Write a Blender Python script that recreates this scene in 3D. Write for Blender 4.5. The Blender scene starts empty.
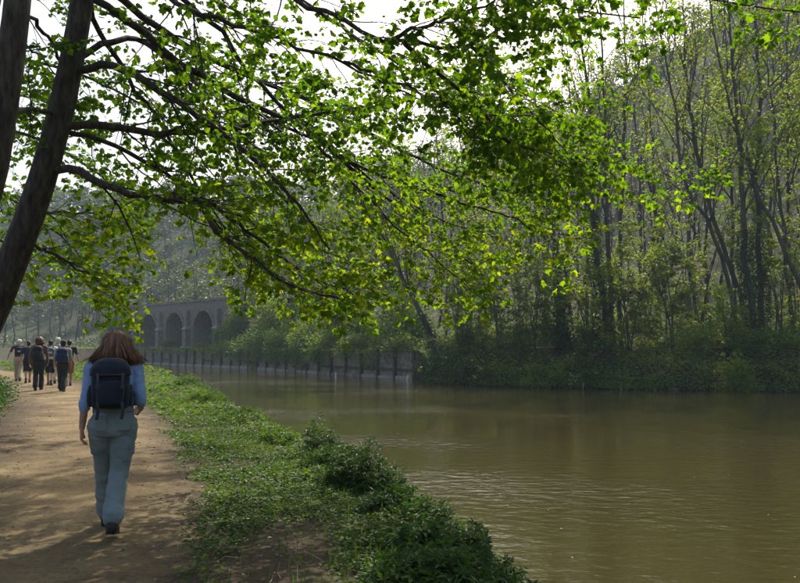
import bpy, bmesh, math
import numpy as np
from mathutils import Vector, Matrix

# ------------------------------------------------------------------ camera, world, sun, exposure
sc = bpy.context.scene
C = sc.collection
PITCH = math.radians(3.83)
CAM_Z = 1.5
cam_d = bpy.data.cameras.new('camera'); cam = bpy.data.objects.new('camera', cam_d); C.objects.link(cam)
cam.location = (0, 0, CAM_Z); cam.rotation_euler = (math.radians(90) + PITCH, 0, 0)
cam_d.lens = 36; cam_d.sensor_width = 36; cam_d.clip_start = 0.1; cam_d.clip_end = 3000
sc.camera = cam

SUN_AZ, SUN_EL = math.radians(13), math.radians(48)          # azimuth measured from +Y towards +X
w = bpy.data.worlds.new('World'); sc.world = w; w.use_nodes = True
nt = w.node_tree; nt.nodes.clear()
sky = nt.nodes.new('ShaderNodeTexSky'); sky.sky_type = 'NISHITA'; sky.sun_disc = False
sky.sun_elevation = SUN_EL; sky.sun_rotation = SUN_AZ; sky.dust_density = 6.0; sky.air_density = 1.2; sky.ozone_density = 1.0
bg = nt.nodes.new('ShaderNodeBackground'); bg.inputs[1].default_value = 0.15
wo = nt.nodes.new('ShaderNodeOutputWorld')
nt.links.new(sky.outputs[0], bg.inputs[0]); nt.links.new(bg.outputs[0], wo.inputs[0])

sun_d = bpy.data.lights.new('sun', 'SUN'); sun_d.energy = 4.6; sun_d.angle = math.radians(0.53); sun_d.color = (1.0, 0.93, 0.82)
sun = bpy.data.objects.new('sun', sun_d); C.objects.link(sun)
sdir = Vector((math.sin(SUN_AZ) * math.cos(SUN_EL), math.cos(SUN_AZ) * math.cos(SUN_EL), math.sin(SUN_EL)))
sun.rotation_euler = sdir.to_track_quat('Z', 'Y').to_euler(); sun.location = sdir * 60

sc.view_settings.view_transform = 'Standard'; sc.view_settings.look = 'None'
sc.view_settings.exposure = 0.5; sc.view_settings.gamma = 1.0; sc.view_settings.use_curve_mapping = False
cy = sc.cycles
cy.use_denoising = True; cy.use_adaptive_sampling = True; cy.adaptive_threshold = 0.015
cy.max_bounces = 6; cy.diffuse_bounces = 3; cy.glossy_bounces = 3; cy.transmission_bounces = 4; cy.transparent_max_bounces = 6
cy.volume_bounces = 0; cy.caustics_reflective = False; cy.caustics_refractive = False; cy.sample_clamp_indirect = 4.0

rng = np.random.default_rng(7)
WATER = -0.8

# ------------------------------------------------------------------ helpers
def at(px, py, Y):
    """photo pixel (800x583) + depth along +Y -> world point"""
    dx = (px - 400) / 800; dy = (291.5 - py) / 800
    d = np.array([dx, math.cos(PITCH) - dy * math.sin(PITCH), math.sin(PITCH) + dy * math.cos(PITCH)])
    return np.array([0, 0, CAM_Z]) + d * (Y / d[1])

def nrm(v):
    return v / np.maximum(np.linalg.norm(v, axis=-1, keepdims=True), 1e-9)

def smooth01(x):
    x = np.clip(x, 0, 1); return x * x * (3 - 2 * x)

_ng = rng.random((64, 64))
def vnoise(x, y):
    x = np.asarray(x, float); y = np.asarray(y, float)
    xi = np.floor(x).astype(int); yi = np.floor(y).astype(int); fx = x - xi; fy = y - yi
    fx = fx * fx * (3 - 2 * fx); fy = fy * fy * (3 - 2 * fy)
    a = _ng[xi % 64, yi % 64]; b = _ng[(xi + 1) % 64, yi % 64]; c = _ng[xi % 64, (yi + 1) % 64]; d = _ng[(xi + 1) % 64, (yi + 1) % 64]
    return (a * (1 - fx) + b * fx) * (1 - fy) + (c * (1 - fx) + d * fx) * fy
def fbm(x, y, o=3):
    s = 0; a = 0.5; f = 1.0
    for k in range(o):
        s = s + a * vnoise(np.asarray(x) * f + 13.7 * k, np.asarray(y) * f + 7.1 * k); a *= 0.5; f *= 2.03
    return s

class MB:
    """collects vertices / faces (numpy) and links them as ONE mesh object"""
    def __init__(self): self.v = []; self.f = []; self.n = 0; self.a = []
    def add(self, V, F, rnd=None):
        V = np.asarray(V, float).reshape(-1, 3); F = np.asarray(F, int)
        self.v.append(V); self.f.append(F + self.n); self.n += len(V)
        self.a.append(np.full(len(V), 0.5) if rnd is None else np.asarray(rnd, float).reshape(-1))
    def box(self, lo, hi, rz=0, origin=None):
        lo = np.array(lo, float); hi = np.array(hi, float)
        V = np.array([[(lo, hi)[i][0], (lo, hi)[j][1], (lo, hi)[k][2]] for i in (0, 1) for j in (0, 1) for k in (0, 1)])
        if rz:
            c, s = math.cos(rz), math.sin(rz); V = V @ np.array([[c, s, 0], [-s, c, 0], [0, 0, 1]])
        if origin is not None: V = V + np.array(origin)
        self.add(V, [[0, 1, 3, 2], [4, 6, 7, 5], [0, 4, 5, 1], [2, 3, 7, 6], [0, 2, 6, 4], [1, 5, 7, 3]])
    def mesh(self, name, smooth=False):
        me = bpy.data.meshes.new(name)
        if self.n:
            V = np.concatenate(self.v); A = np.concatenate(self.a)
            me.vertices.add(len(V)); me.vertices.foreach_set('co', V.astype(np.float32).ravel())
            starts = []; loops = []; off = 0
            for F in self.f:
                k = F.shape[1]; starts.append(off + np.arange(len(F)) * k); loops.append(F.ravel()); off += F.size
            me.loops.add(off); me.loops.foreach_set('vertex_index', np.concatenate(loops).astype(np.int32))
            st = np.concatenate(starts).astype(np.int32)
            me.polygons.add(len(st)); me.polygons.foreach_set('loop_start', st)
            at_ = me.attributes.new('rnd', 'FLOAT', 'POINT'); at_.data.foreach_set('value', A.astype(np.float32))
            me.update(calc_edges=True); me.validate()
            me.polygons.foreach_set('use_smooth', np.full(len(me.polygons), smooth))
        return me
    def build(self, name, mat, parent=None, smooth=False):
        o = bpy.data.objects.new(name, self.mesh(name, smooth)); C.objects.link(o)
        if mat: o.data.materials.append(mat)
        if parent is not None:
            o.parent = parent
            o.matrix_parent_inverse = Matrix.Translation(-Vector(parent.location)) if parent.type == 'EMPTY' and tuple(parent.rotation_euler) == (0, 0, 0) else Matrix()
        return o

def tag(o, label=None, cat=None, group=None, kind=None):
    if label: o['label'] = label
    if cat: o['category'] = cat
    if group: o['group'] = group
    if kind: o['kind'] = kind
    return o
def empty(name, loc, rz=0):
    o = bpy.data.objects.new(name, None); C.objects.link(o); o.location = loc; o.rotation_euler = (0, 0, rz); o.empty_display_size = 0.2
    return o

def tubes(mb, P, R, sides=5, rnd=None):
    P = np.asarray(P, float); R = np.asarray(R, float); T, N, _ = P.shape
    if T == 0: return
    tan = np.gradient(P, axis=1); tan = nrm(tan)
    mean = nrm(P[:, -1] - P[:, 0])
    ref = np.eye(3)[np.argmin(np.abs(mean), axis=1)][:, None, :]
    u = nrm(np.cross(tan, ref)); v = np.cross(tan, u)
    ang = np.arange(sides) * 2 * math.pi / sides
    V = P[:, :, None, :] + R[:, :, None, None] * (u[:, :, None, :] * np.cos(ang)[None, None, :, None] + v[:, :, None, :] * np.sin(ang)[None, None, :, None])
    idx = np.arange(T * N * sides).reshape(T, N, sides)
    a = idx[:, :-1]; b = idx[:, 1:]
    F = np.stack([a, np.roll(a, -1, axis=2), np.roll(b, -1, axis=2), b], -1).reshape(-1, 4)
    r = None if rnd is None else np.repeat(rnd, N * sides)
    mb.add(V.reshape(-1, 3), F, r)
    # end caps
    cap = np.concatenate([idx[:, 0, ::-1], idx[:, -1, :]])
    mb.f.append(cap + (mb.n - T * N * sides))

def resample(pts, n, jitter=0):
    pts = np.asarray(pts, float); m = len(pts)
    d = np.r_[0, np.cumsum(np.linalg.norm(np.diff(pts[:, :3], axis=0), axis=1))]
    # catmull-rom on chord parameter
    q = np.linspace(0, d[-1], n); out = np.empty((n, pts.shape[1]))
    tg = np.gradient(pts, d, axis=0) if m > 2 else np.repeat(((pts[1] - pts[0]) / max(d[-1], 1e-6))[None], m, 0)
    for k, s in enumerate(q):
        i = min(np.searchsorted(d, s, side='right') - 1, m - 2); h = d[i + 1] - d[i]; t = (s - d[i]) / h
        out[k] = (2*t**3 - 3*t**2 + 1) * pts[i] + (t**3 - 2*t**2 + t) * h * tg[i] + (-2*t**3 + 3*t**2) * pts[i+1] + (t**3 - t**2) * h * tg[i+1]
    if jitter: out[1:-1, :3] += rng.normal(0, jitter, (n - 2, 3))
    return out

def along(P, idx, t):
    N = P.shape[1]; f = t * (N - 1); i = np.minimum(f.astype(int), N - 2); wt = (f - i)[:, None]
    a = P[idx, i]; b = P[idx, i + 1]
    return a + (b - a) * wt, nrm(b - a)
def along1(R, idx, t):
    N = R.shape[1]; f = t * (N - 1); i = np.minimum(f.astype(int), N - 2); wt = (f - i)
    return R[idx, i] * (1 - wt) + R[idx, i + 1] * wt

def grow(P, R, n, t0, t1, ang, length, up=0.0, curve=0.0, npts=5, wob=0.12, flat=1.0, rfac=0.55, rmin=0.003, taper=0.3, lenfall=0.5, bias=None):
    """children of a batch of branches: n per parent"""
    T = P.shape[0]; idx = np.repeat(np.arange(T), n)
    base = (np.tile(np.arange(n), T) + rng.random(T * n)) / n
    t = t0 + (t1 - t0) * base
    p, tan = along(P, idx, t)
    r = rng.normal(size=p.shape); r[:, 2] *= flat
    r -= (r * tan).sum(1, keepdims=True) * tan; r = nrm(r)
    a = np.radians(rng.uniform(ang[0], ang[1], len(t)))[:, None]
    d = tan * np.cos(a) + r * np.sin(a); d[:, 2] += up
    if bias is not None: d = d + np.asarray(bias)
    d = nrm(d)
    L = rng.uniform(length[0], length[1], len(t)) * (1 - lenfall * (t - t0) / max(t1 - t0, 1e-6))
    out = np.empty((len(t), npts, 3)); out[:, 0] = p; step = (L / (npts - 1))[:, None]
    for k in range(1, npts):
        out[:, k] = out[:, k - 1] + d * step
        d = d + rng.normal(0, wob, d.shape); d[:, 2] += curve; d = nrm(d)
    r0 = np.maximum(along1(R, idx, t) * rfac, rmin) * rng.uniform(0.7, 1.0, len(t))
    RR = r0[:, None] * np.linspace(1, taper, npts)[None]; RR = np.maximum(RR, rmin * 0.6)
    return out, RR

# leaf templates: (side, forward, up)
def _maple():
    half = [(.12, -.03), (.36, -.02), (.34, .15), (.55, .27), (.40, .42), (.40, .64), (.20, .68)]
    out = [(0, 0)] + half + [(0, 1.0)] + [(-x, y) for x, y in half[::-1]]
    V = [(0, .3, .05)] + [(x, y, -.22 * (x * x * 2 + (y - .3) ** 2) + .05 * math.sin(9 * x + 5 * y)) for x, y in out]
    n = len(out)
    return np.array(V, float), np.array([[0, 1 + i, 1 + (i + 1) % n] for i in range(n)])
MAPLE = _maple()
OVATE = (np.array([(0, 0, 0), (.30, .35, .07), (.22, .72, .05), (0, 1, -.08), (-.22, .72, .05), (-.30, .35, .07), (0, .5, -.0)], float),
         np.array([[0, 1, 6], [1, 2, 6], [2, 3, 6], [3, 4, 6], [4, 5, 6], [5, 0, 6]]))
DIAMOND = (np.array([(0, 0, 0), (.36, .45, .1), (0, 1, 0), (-.36, .45, .1)], float), np.array([[0, 1, 2], [0, 2, 3]]))
def _trefoil():
    V = []; F = []
    for k, a in enumerate((-62, 0, 62)):
        c, s = math.cos(math.radians(a)), math.sin(math.radians(a))
        for x, y, z in [(0, .06, 0), (.19, .5, .05), (0, 1, -.1), (-.19, .5, .05)]: V.append((x * c + y * s, -x * s + y * c, z))
        F += [[4*k, 4*k+1, 4*k+2], [4*k, 4*k+2, 4*k+3]]
    return np.array(V, float), np.array(F)
TREFOIL = _trefoil()

def leaf_frames(n, fwd=None, tilt=0.45, droop=0.25):
    if fwd is None:
        a = rng.random(n) * 2 * math.pi; fwd = np.stack([np.cos(a), np.sin(a), np.zeros(n)], 1)
    fwd = fwd.copy(); fwd[:, 2] -= droop * (0.3 + rng.random(n) * 1.4); fwd = nrm(fwd)
    up = np.array([0, 0, 1.0]) + rng.normal(0, tilt, (n, 3))
    side = nrm(np.cross(fwd, up)); up = np.cross(side, fwd)
    return side, fwd, up
def leaves(mb, pos, size, tmpl=DIAMOND, fwd=None, tilt=0.45, droop=0.25, rnd=None):
    n = len(pos)
    if n == 0: return
    side, fw, up = leaf_frames(n, fwd, tilt, droop)
    T, F = tmpl; size = np.broadcast_to(size, (n,))
    V = pos[:, None, :] + size[:, None, None] * (T[None, :, 0:1] * side[:, None] + T[None, :, 1:2] * fw[:, None] + T[None, :, 2:3] * up[:, None])
    FF = (F[None] + (np.arange(n) * len(T))[:, None, None]).reshape(-1, F.shape[1])
    if rnd is None: rnd = rng.random(n)
    mb.add(V.reshape(-1, 3), FF, np.repeat(rnd, len(T)))

# ------------------------------------------------------------------ materials
def newmat(name):
    m = bpy.data.materials.new(name); m.use_nodes = True; n = m.node_tree.nodes; n.clear()
    out = n.new('ShaderNodeOutputMaterial'); return m, n, m.node_tree.links, out
def node(n, t, **kw):
    x = n.new(t)
    for k, v in kw.items():
        if k.startswith('i_'): x.inputs[int(k[2:])].default_value = v
        else: setattr(x, k, v)
    return x
def ramp(n, stops):
    r = n.new('ShaderNodeValToRGB'); e = r.color_ramp.elements
    while len(e) < len(stops): e.new(0.5)
    for k, (p, c) in enumerate(stops): e[k].position = p; e[k].color = (*c, 1)
    return r
def leaf_mat(name, stops, transl=0.5, tcol=(1.15, 1.2, 0.5), rough=0.5, spec=0.35, clump=0.0):
    m, n, l, out = newmat(name)
    a = node(n, 'ShaderNodeAttribute', attribute_name='rnd')
    r = ramp(n, stops)
    if clump:
        g = n.new('ShaderNodeNewGeometry'); nz = node(n, 'ShaderNodeTexNoise'); nz.inputs['Scale'].default_value = clump; nz.inputs['Detail'].default_value = 2
        l.new(g.outputs['Position'], nz.inputs['Vector'])
        mx = node(n, 'ShaderNodeMath', operation='MULTIPLY_ADD'); l.new(nz.outputs[0], mx.inputs[0]); mx.inputs[1].default_value = 1.5; 
        s2 = node(n, 'ShaderNodeMath', operation='MULTIPLY_ADD'); l.new(a.outputs['Fac'], s2.inputs[0]); s2.inputs[1].default_value = 0.55; s2.inputs[2].default_value = -0.52
        l.new(s2.outputs[0], mx.inputs[2]); l.new(mx.outputs[0], r.inputs[0])
    else: l.new(a.outputs['Fac'], r.inputs[0])
    p = node(n, 'ShaderNodeBsdfPrincipled'); p.inputs['Roughness'].default_value = rough; p.inputs['Specular IOR Level'].default_value = spec
    l.new(r.outputs[0], p.inputs['Base Color'])
    mul = node(n, 'ShaderNodeMix', data_type='RGBA', blend_type='MULTIPLY'); mul.inputs[0].default_value = 1; mul.inputs[7].default_value = (*tcol, 1)
    l.new(r.outputs[0], mul.inputs[6])
    t = n.new('ShaderNodeBsdfTranslucent'); l.new(mul.outputs[2], t.inputs[0])
    mix = node(n, 'ShaderNodeMixShader'); mix.inputs[0].default_value = transl
    l.new(p.outputs[0], mix.inputs[1]); l.new(t.outputs[0], mix.inputs[2]); l.new(mix.outputs[0], out.inputs[0])
    return m
def solid(name, stops, scale=8.0, rough=0.8, bump=0.3, bdist=0.01, detail=5, stretch=(1, 1, 1), spec=0.3, sheen=0.0, obj=True, bscale=None):
    m, n, l, out = newmat(name)
    tc = n.new('ShaderNodeTexCoord'); mp = n.new('ShaderNodeMapping'); mp.inputs['Scale'].default_value = stretch
    l.new(tc.outputs['Object'], mp.inputs[0])
    nz = n.new('ShaderNodeTexNoise'); nz.inputs['Scale'].default_value = scale; nz.inputs['Detail'].default_value = detail; nz.inputs['Roughness'].default_value = 0.62
    l.new(mp.outputs[0], nz.inputs['Vector'])
    r = ramp(n, stops); l.new(nz.outputs[0], r.inputs[0])
    p = n.new('ShaderNodeBsdfPrincipled'); p.inputs['Roughness'].default_value = rough; p.inputs['Specular IOR Level'].default_value = spec
    if sheen: p.inputs['Sheen Weight'].default_value = sheen
    l.new(r.outputs[0], p.inputs['Base Color'])
    if bump:
        src = nz
        if bscale:
            src = n.new('ShaderNodeTexNoise'); src.inputs['Scale'].default_value = bscale; src.inputs['Detail'].default_value = 3; l.new(mp.outputs[0], src.inputs['Vector'])
        b = n.new('ShaderNodeBump'); b.inputs['Strength'].default_value = bump; b.inputs['Distance'].default_value = bdist
        l.new(src.outputs[0], b.inputs['Height']); l.new(b.outputs[0], p.inputs['Normal'])
    l.new(p.outputs[0], out.inputs[0]); return m

M = {}
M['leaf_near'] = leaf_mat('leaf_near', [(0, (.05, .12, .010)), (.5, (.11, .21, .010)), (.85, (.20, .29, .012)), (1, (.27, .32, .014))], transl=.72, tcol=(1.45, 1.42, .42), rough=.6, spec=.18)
M['leaf_spring'] = leaf_mat('leaf_spring', [(0, (.12, .19, .018)), (.5, (.20, .27, .026)), (1, (.32, .30, .05))], transl=.6, tcol=(1.12, 1.22, .45), spec=.15)
M['leaf_mid'] = leaf_mat('leaf_mid', [(0, (.07, .13, .02)), (.5, (.14, .21, .028)), (1, (.23, .25, .045))], transl=.6, spec=.2)
M['leaf_ivy'] = leaf_mat('leaf_ivy', [(0, (.018, .042, .014)), (.6, (.04, .085, .02)), (1, (.08, .13, .03))], transl=.3, rough=.55, spec=.2)
M['leaf_bank'] = leaf_mat('leaf_bank', [(0, (.05, .075, .02)), (.45, (.11, .185, .025)), (.75, (.18, .26, .034)), (1, (.26, .26, .07))], transl=.55, spec=.2, clump=.35)
M['leaf_herb'] = leaf_mat('leaf_herb', [(0, (.04, .09, .010)), (.5, (.09, .17, .014)), (1, (.17, .24, .022))], transl=.5, rough=.65, spec=.15, clump=.9)
M['leaf_verge'] = leaf_mat('leaf_verge', [(0, (.035, .075, .012)), (.5, (.065, .125, .016)), (.85, (.12, .185, .02)), (1, (.16, .16, .03))], transl=.45, rough=.55, spec=.25, clump=.7)
M['leaf_hill'] = leaf_mat('leaf_hill', [(0, (.045, .05, .028)), (.4, (.075, .09, .034)), (.7, (.10, .15, .036)), (1, (.19, .22, .06))], transl=.45, clump=.07)
M['bark'] = solid('bark', [(.30, (.016, .012, .009)), (.48, (.055, .042, .030)), (.60, (.085, .07, .05)), (.72, (.10, .11, .06))], scale=22, stretch=(1, 1, .3), bump=1.0, bdist=.03, detail=7)
M['twig'] = solid('twig', [(.3, (.022, .017, .012)), (.7, (.05, .038, .027))], scale=12, bump=0)
M['bark_far'] = solid('bark_far', [(.3, (.04, .036, .026)), (.6, (.095, .085, .058)), (.8, (.15, .145, .09))], scale=3, stretch=(1, 1, .3), bump=.6, bdist=.03)
M['bark_hill'] = solid('bark_hill', [(.3, (.022, .02, .016)), (.7, (.05, .045, .034))], scale=2, bump=0)
M['leaf_clump'] = leaf_mat('leaf_clump', [(0, (.018, .05, .012)), (.5, (.04, .095, .016)), (1, (.085, .15, .024))], transl=.4, rough=.55, spec=.25, clump=2.5)  # darker herb leaf palette; puts the foreground clumps' shade into the colour
M['stem'] = solid('stem', [(.3, (.05, .06, .02)), (.7, (.10, .09, .04))], scale=10, bump=0)

# ------------------------------------------------------------------ terrain
NEAR = resample(np.array([(6, -700), (2.2, -60), (1.7, -10), (1.35, 0), (.95, 5), (.4, 8), (-1.26, 12.6), (-4, 20), (-8.4, 33), (-13.8, 48), (-18, 58), (-28, 71), (-46, 88), (-76, 105), (-140, 125), (-260, 155), (-720, 215)], float), 17) if False else \
       np.array([(6, -720), (2.2, -60), (1.7, -10), (1.35, 0), (.95, 5), (.45, 8), (-.35, 10.3), (-1.26, 12.6), (-2.55, 16.2), (-4, 20), (-8.4, 33), (-13.8, 48), (-18, 58), (-28, 71), (-46, 88), (-76, 105), (-140, 125), (-260, 155), (-720, 215)], float)
FAR = np.array([(60, -720), (48, -60), (45, 0), (39, 20), (30, 35), (20, 40), (15.5, 41.2), (10.7, 42.8), (6, 45.2), (2.6, 48.6), (1.0, 53.4), (-5.4, 62.6), (-10.8, 71.5), (-16.2, 80), (-26.5, 93), (-34, 101), (-50, 117), (-80, 135), (-140, 158), (-260, 192), (-720, 262)], float)

def sdist(poly, x, y):
    x = np.asarray(x, float); y = np.asarray(y, float)
    best = np.full(x.shape, 1e18); sg = np.ones(x.shape); um = np.zeros(x.shape); acc = 0
    for a, b in zip(poly[:-1], poly[1:]):
        d = b - a; L2 = d @ d; t = np.clip(((x - a[0]) * d[0] + (y - a[1]) * d[1]) / L2, 0, 1)
        ex = x - (a[0] + t * d[0]); ey = y - (a[1] + t * d[1]); dd = ex * ex + ey * ey
        cr = d[0] * (y - a[1]) - d[1] * (x - a[0])
        m = dd < best - 1e-9
        best = np.where(m, dd, best); sg = np.where(m, np.where(cr > 0, -1, 1), sg); um = np.where(m, acc + t * math.sqrt(L2), um)
        acc += math.sqrt(L2)
    return np.sqrt(best) * sg, um
PATH = np.array([(-.4, -60), (-.7, -8), (-1.3, 0), (-1.9, 3), (-2.5, 6), (-3.35, 9), (-4.4, 12), (-6.0, 16), (-8.2, 21), (-11.0, 26), (-13.4, 31), (-17.5, 38), (-24, 46), (-36, 56), (-60, 70)], float)
PATHS = resample(PATH, 260)
# sdist is positive on the right-hand side of the polyline's direction: right of NEAR (heading away) is river, right of FAR is the far land
def terrain(x, y, parts=False):
    x = np.asarray(x, float); y = np.asarray(y, float)
    sn, un = sdist(NEAR, x, y); sf, uf = sdist(FAR, x, y)
    jag = (fbm(x * .9, y * .9) - .45) * .5
    pd, _ = sdist(PATH, x, y); pd = np.abs(pd)
    near_soft = smooth01((pd - 1.9) / 1.5)
    zn = -2.0 + 2.0 * smooth01((1.1 - (sn + jag)) / 1.7)
    zn = zn + near_soft * (fbm(x * .5, y * .5) - .44) * .22 * smooth01((-sn + .4) / 1.0)
    left = smooth01((-sn - 7) / 14); zn = zn + left * (0.55 + 1.2 * (fbm(x * .12, y * .12) - .4))
    walled = smooth01((2.0 - x) / .6) * smooth01((y - 50.5) / 1.5)
    jf = (fbm(x * .6 + 9, y * .6) - .45) * 1.1 * (1 - walled)
    sF = sf + jf
    nat = -2.0 + 2.5 * smooth01((sF + .9) / 1.6) + .9 * smooth01((sF - .4) / 3.2)
    wal = -2.0 + 3.05 * smooth01((sf - .18) / .25)
    zf = nat * (1 - walled) + wal * walled
    hill = 42 * (1 + .42 * smooth01((x - 20) / 40) * smooth01((y - 30) / 40)) * smooth01((sf - 5.5 - 4.0 * walled * smooth01((y - 66) / 10)) / 95) * (1 + .35 * (fbm(x * .018 + 3, y * .018) - .45))
    hill = hill + np.clip(sf - 6, 0, 14) / 14 * (3.2 * (fbm(x * .09, y * .09) - .42) + 1.0 * (fbm(x * .35, y * .35) - .42))
    zf = zf + np.maximum(hill, -.6)
    z = np.where(sf > -1.2, np.maximum(zf, np.where(sn < 1.2, zn, -2.0)), np.where(sn < 1.2, zn, -2.0))
    if parts: return z, sn, sf, pd
    return z
def tz(x, y): return float(terrain(np.array([x], float), np.array([y], float))[0])

def axis(lo, a, b, hi, step, n):
    g = lambda s, e, k: s + (e - s) * (np.arange(1, k + 1) / k) ** 2.2
    return np.r_[g(a, lo, n)[::-1], np.arange(a, b + 1e-6, step), g(b, hi, n)]
gx = axis(-700, -46, 42, 700, .34, 34); gy = axis(-700, -4, 104, 700, .34, 34)
GX, GY = np.meshgrid(gx, gy, indexing='ij')
z, sn, sf, pd = terrain(GX.ravel(), GY.ravel(), True)
mb = MB(); idx = np.arange(GX.size).reshape(GX.shape)
mb.add(np.stack([GX.ravel(), GY.ravel(), z], 1), np.stack([idx[:-1, :-1], idx[1:, :-1], idx[1:, 1:], idx[:-1, 1:]], -1).reshape(-1, 4), smooth01((sf - 1) / 3))

def ground_mat():
    m, n, l, out = newmat('soil_and_hillside')
    g = n.new('ShaderNodeNewGeometry'); a = node(n, 'ShaderNodeAttribute', attribute_name='rnd')
    def nz(s, d=5):
        x = n.new('ShaderNodeTexNoise'); x.inputs['Scale'].default_value = s; x.inputs['Detail'].default_value = d; x.inputs['Roughness'].default_value = .65
        l.new(g.outputs['Position'], x.inputs['Vector']); return x
    n1 = nz(1.3); n2 = nz(28, 4); n3 = nz(.16, 4); n4 = nz(2.2, 4)
    soil = ramp(n, [(.3, (.028, .020, .012)), (.5, (.055, .039, .023)), (.7, (.095, .068, .040))]); l.new(n2.outputs[0], soil.inputs[0])
    green = ramp(n, [(.3, (.035, .055, .016)), (.7, (.07, .10, .025))]); l.new(n2.outputs[0], green.inputs[0])
    gm = ramp(n, [(.50, (0, 0, 0)), (.75, (.5, .5, .5))]); l.new(n1.outputs[0], gm.inputs[0])
    mx = node(n, 'ShaderNodeMix', data_type='RGBA'); l.new(gm.outputs[0], mx.inputs[0]); l.new(soil.outputs[0], mx.inputs[6]); l.new(green.outputs[0], mx.inputs[7])
    h1 = ramp(n, [(.3, (.03, .022, .016)), (.5, (.07, .05, .036)), (.7, (.13, .098, .075))]); l.new(n4.outputs[0], h1.inputs[0])
    h2 = ramp(n, [(.3, (.03, .04, .016)), (.7, (.06, .075, .028))]); l.new(n4.outputs[0], h2.inputs[0])
    hm = ramp(n, [(.34, (0, 0, 0)), (.52, (1, 1, 1))]); l.new(n3.outputs[0], hm.inputs[0])
    hx = node(n, 'ShaderNodeMix', data_type='RGBA'); l.new(hm.outputs[0], hx.inputs[0]); l.new(h1.outputs[0], hx.inputs[6]); l.new(h2.outputs[0], hx.inputs[7])
    al = node(n, 'ShaderNodeMix', data_type='RGBA'); l.new(a.outputs['Fac'], al.inputs[0]); l.new(mx.outputs[2], al.inputs[6]); l.new(hx.outputs[2], al.inputs[7])
    p = n.new('ShaderNodeBsdfPrincipled'); p.inputs['Roughness'].default_value = .95; p.inputs['Specular IOR Level'].default_value = .15
    l.new(al.outputs[2], p.inputs['Base Color'])
    b = n.new('ShaderNodeBump'); b.inputs['Strength'].default_value = .8; b.inputs['Distance'].default_value = .03; l.new(n2.outputs[0], b.inputs['Height'])
    l.new(b.outputs[0], p.inputs['Normal']); l.new(p.outputs[0], out.inputs[0]); return m
M['ground'] = ground_mat()
tag(mb.build('ground', M['ground'], smooth=True), kind='structure')

# path: a draped strip with ragged edges
def path_mat():
    m, n, l, out = newmat('trodden_earth')
    g = n.new('ShaderNodeNewGeometry')
    def nz(s, d=5, r=.62):
        x = n.new('ShaderNodeTexNoise'); x.inputs['Scale'].default_value = s; x.inputs['Detail'].default_value = d; x.inputs['Roughness'].default_value = r
        l.new(g.outputs['Position'], x.inputs['Vector']); return x
    n1 = nz(.9, 5); n2 = nz(26, 5, .7); n3 = nz(90, 2)
    c0 = ramp(n, [(.30, (.09, .063, .032)), (.5, (.172, .126, .062)), (.72, (.28, .212, .108))]); l.new(n1.outputs[0], c0.inputs[0])
    at_ = node(n, 'ShaderNodeAttribute', attribute_name='rnd'); n5 = nz(2.6, 4)
    ed = node(n, 'ShaderNodeMath', operation='MULTIPLY_ADD'); l.new(n5.outputs[0], ed.inputs[0]); ed.inputs[1].default_value = 1.1; l.new(at_.outputs['Fac'], ed.inputs[2])
    em = ramp(n, [(.0, (0, 0, 0)), (1.0, (1, 1, 1))]); em2 = node(n, 'ShaderNodeMapRange'); em2.inputs[1].default_value = .95; em2.inputs[2].default_value = 1.5; l.new(ed.outputs[0], em2.inputs[0])
    sl = ramp(n, [(.3, (.028, .020, .012)), (.5, (.055, .039, .023)), (.7, (.095, .068, .040))]); l.new(n2.outputs[0], sl.inputs[0])
    c1 = node(n, 'ShaderNodeMix', data_type='RGBA'); l.new(em2.outputs[0], c1.inputs[0]); l.new(c0.outputs[0], c1.inputs[6]); l.new(sl.outputs[0], c1.inputs[7])
    c2 = ramp(n, [(.28, (.45, .40, .36)), (.5, (1, 1, 1)), (.75, (1.25, 1.22, 1.15))]); l.new(n2.outputs[0], c2.inputs[0])
    mul = node(n, 'ShaderNodeMix', data_type='RGBA', blend_type='MULTIPLY'); mul.inputs[0].default_value = 1; l.new(c1.outputs[2], mul.inputs[6]); l.new(c2.outputs[0], mul.inputs[7])
    sp = ramp(n, [(.66, (1, 1, 1)), (.72, (.35, .3, .25))]); l.new(n3.outputs[0], sp.inputs[0])
    mu2 = node(n, 'ShaderNodeMix', data_type='RGBA', blend_type='MULTIPLY'); mu2.inputs[0].default_value = .7; l.new(mul.outputs[2], mu2.inputs[6]); l.new(sp.outputs[0], mu2.inputs[7])
    p = n.new('ShaderNodeBsdfPrincipled'); p.inputs['Roughness'].default_value = .92; p.inputs['Specular IOR Level'].default_value = .2
    l.new(mu2.outputs[2], p.inputs['Base Color'])
    ad = node(n, 'ShaderNodeMath', operation='MULTIPLY_ADD'); ad.inputs[1].default_value = .5; l.new(n3.outputs[0], ad.inputs[0]); l.new(n2.outputs[0], ad.inputs[2])
    b = n.new('ShaderNodeBump'); b.inputs['Strength'].default_value = .9; b.inputs['Distance'].default_value = .025; l.new(ad.outputs[0], b.inputs['Height'])
    l.new(b.outputs[0], p.inputs['Normal']); l.new(p.outputs[0], out.inputs[0]); return m
M['path'] = path_mat()
PW_L, PW_R = 1.75, 1.2
mb = MB(); rows = []
tan = nrm(np.gradient(PATHS, axis=0)); right = np.stack([tan[:, 1], -tan[:, 0]], 1)
pp = resample(PATH, 1100); tan = nrm(np.gradient(pp, axis=0)); right = np.stack([tan[:, 1], -tan[:, 0]], 1)
NC = 31; grid = np.empty((len(pp), NC, 3))
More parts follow.
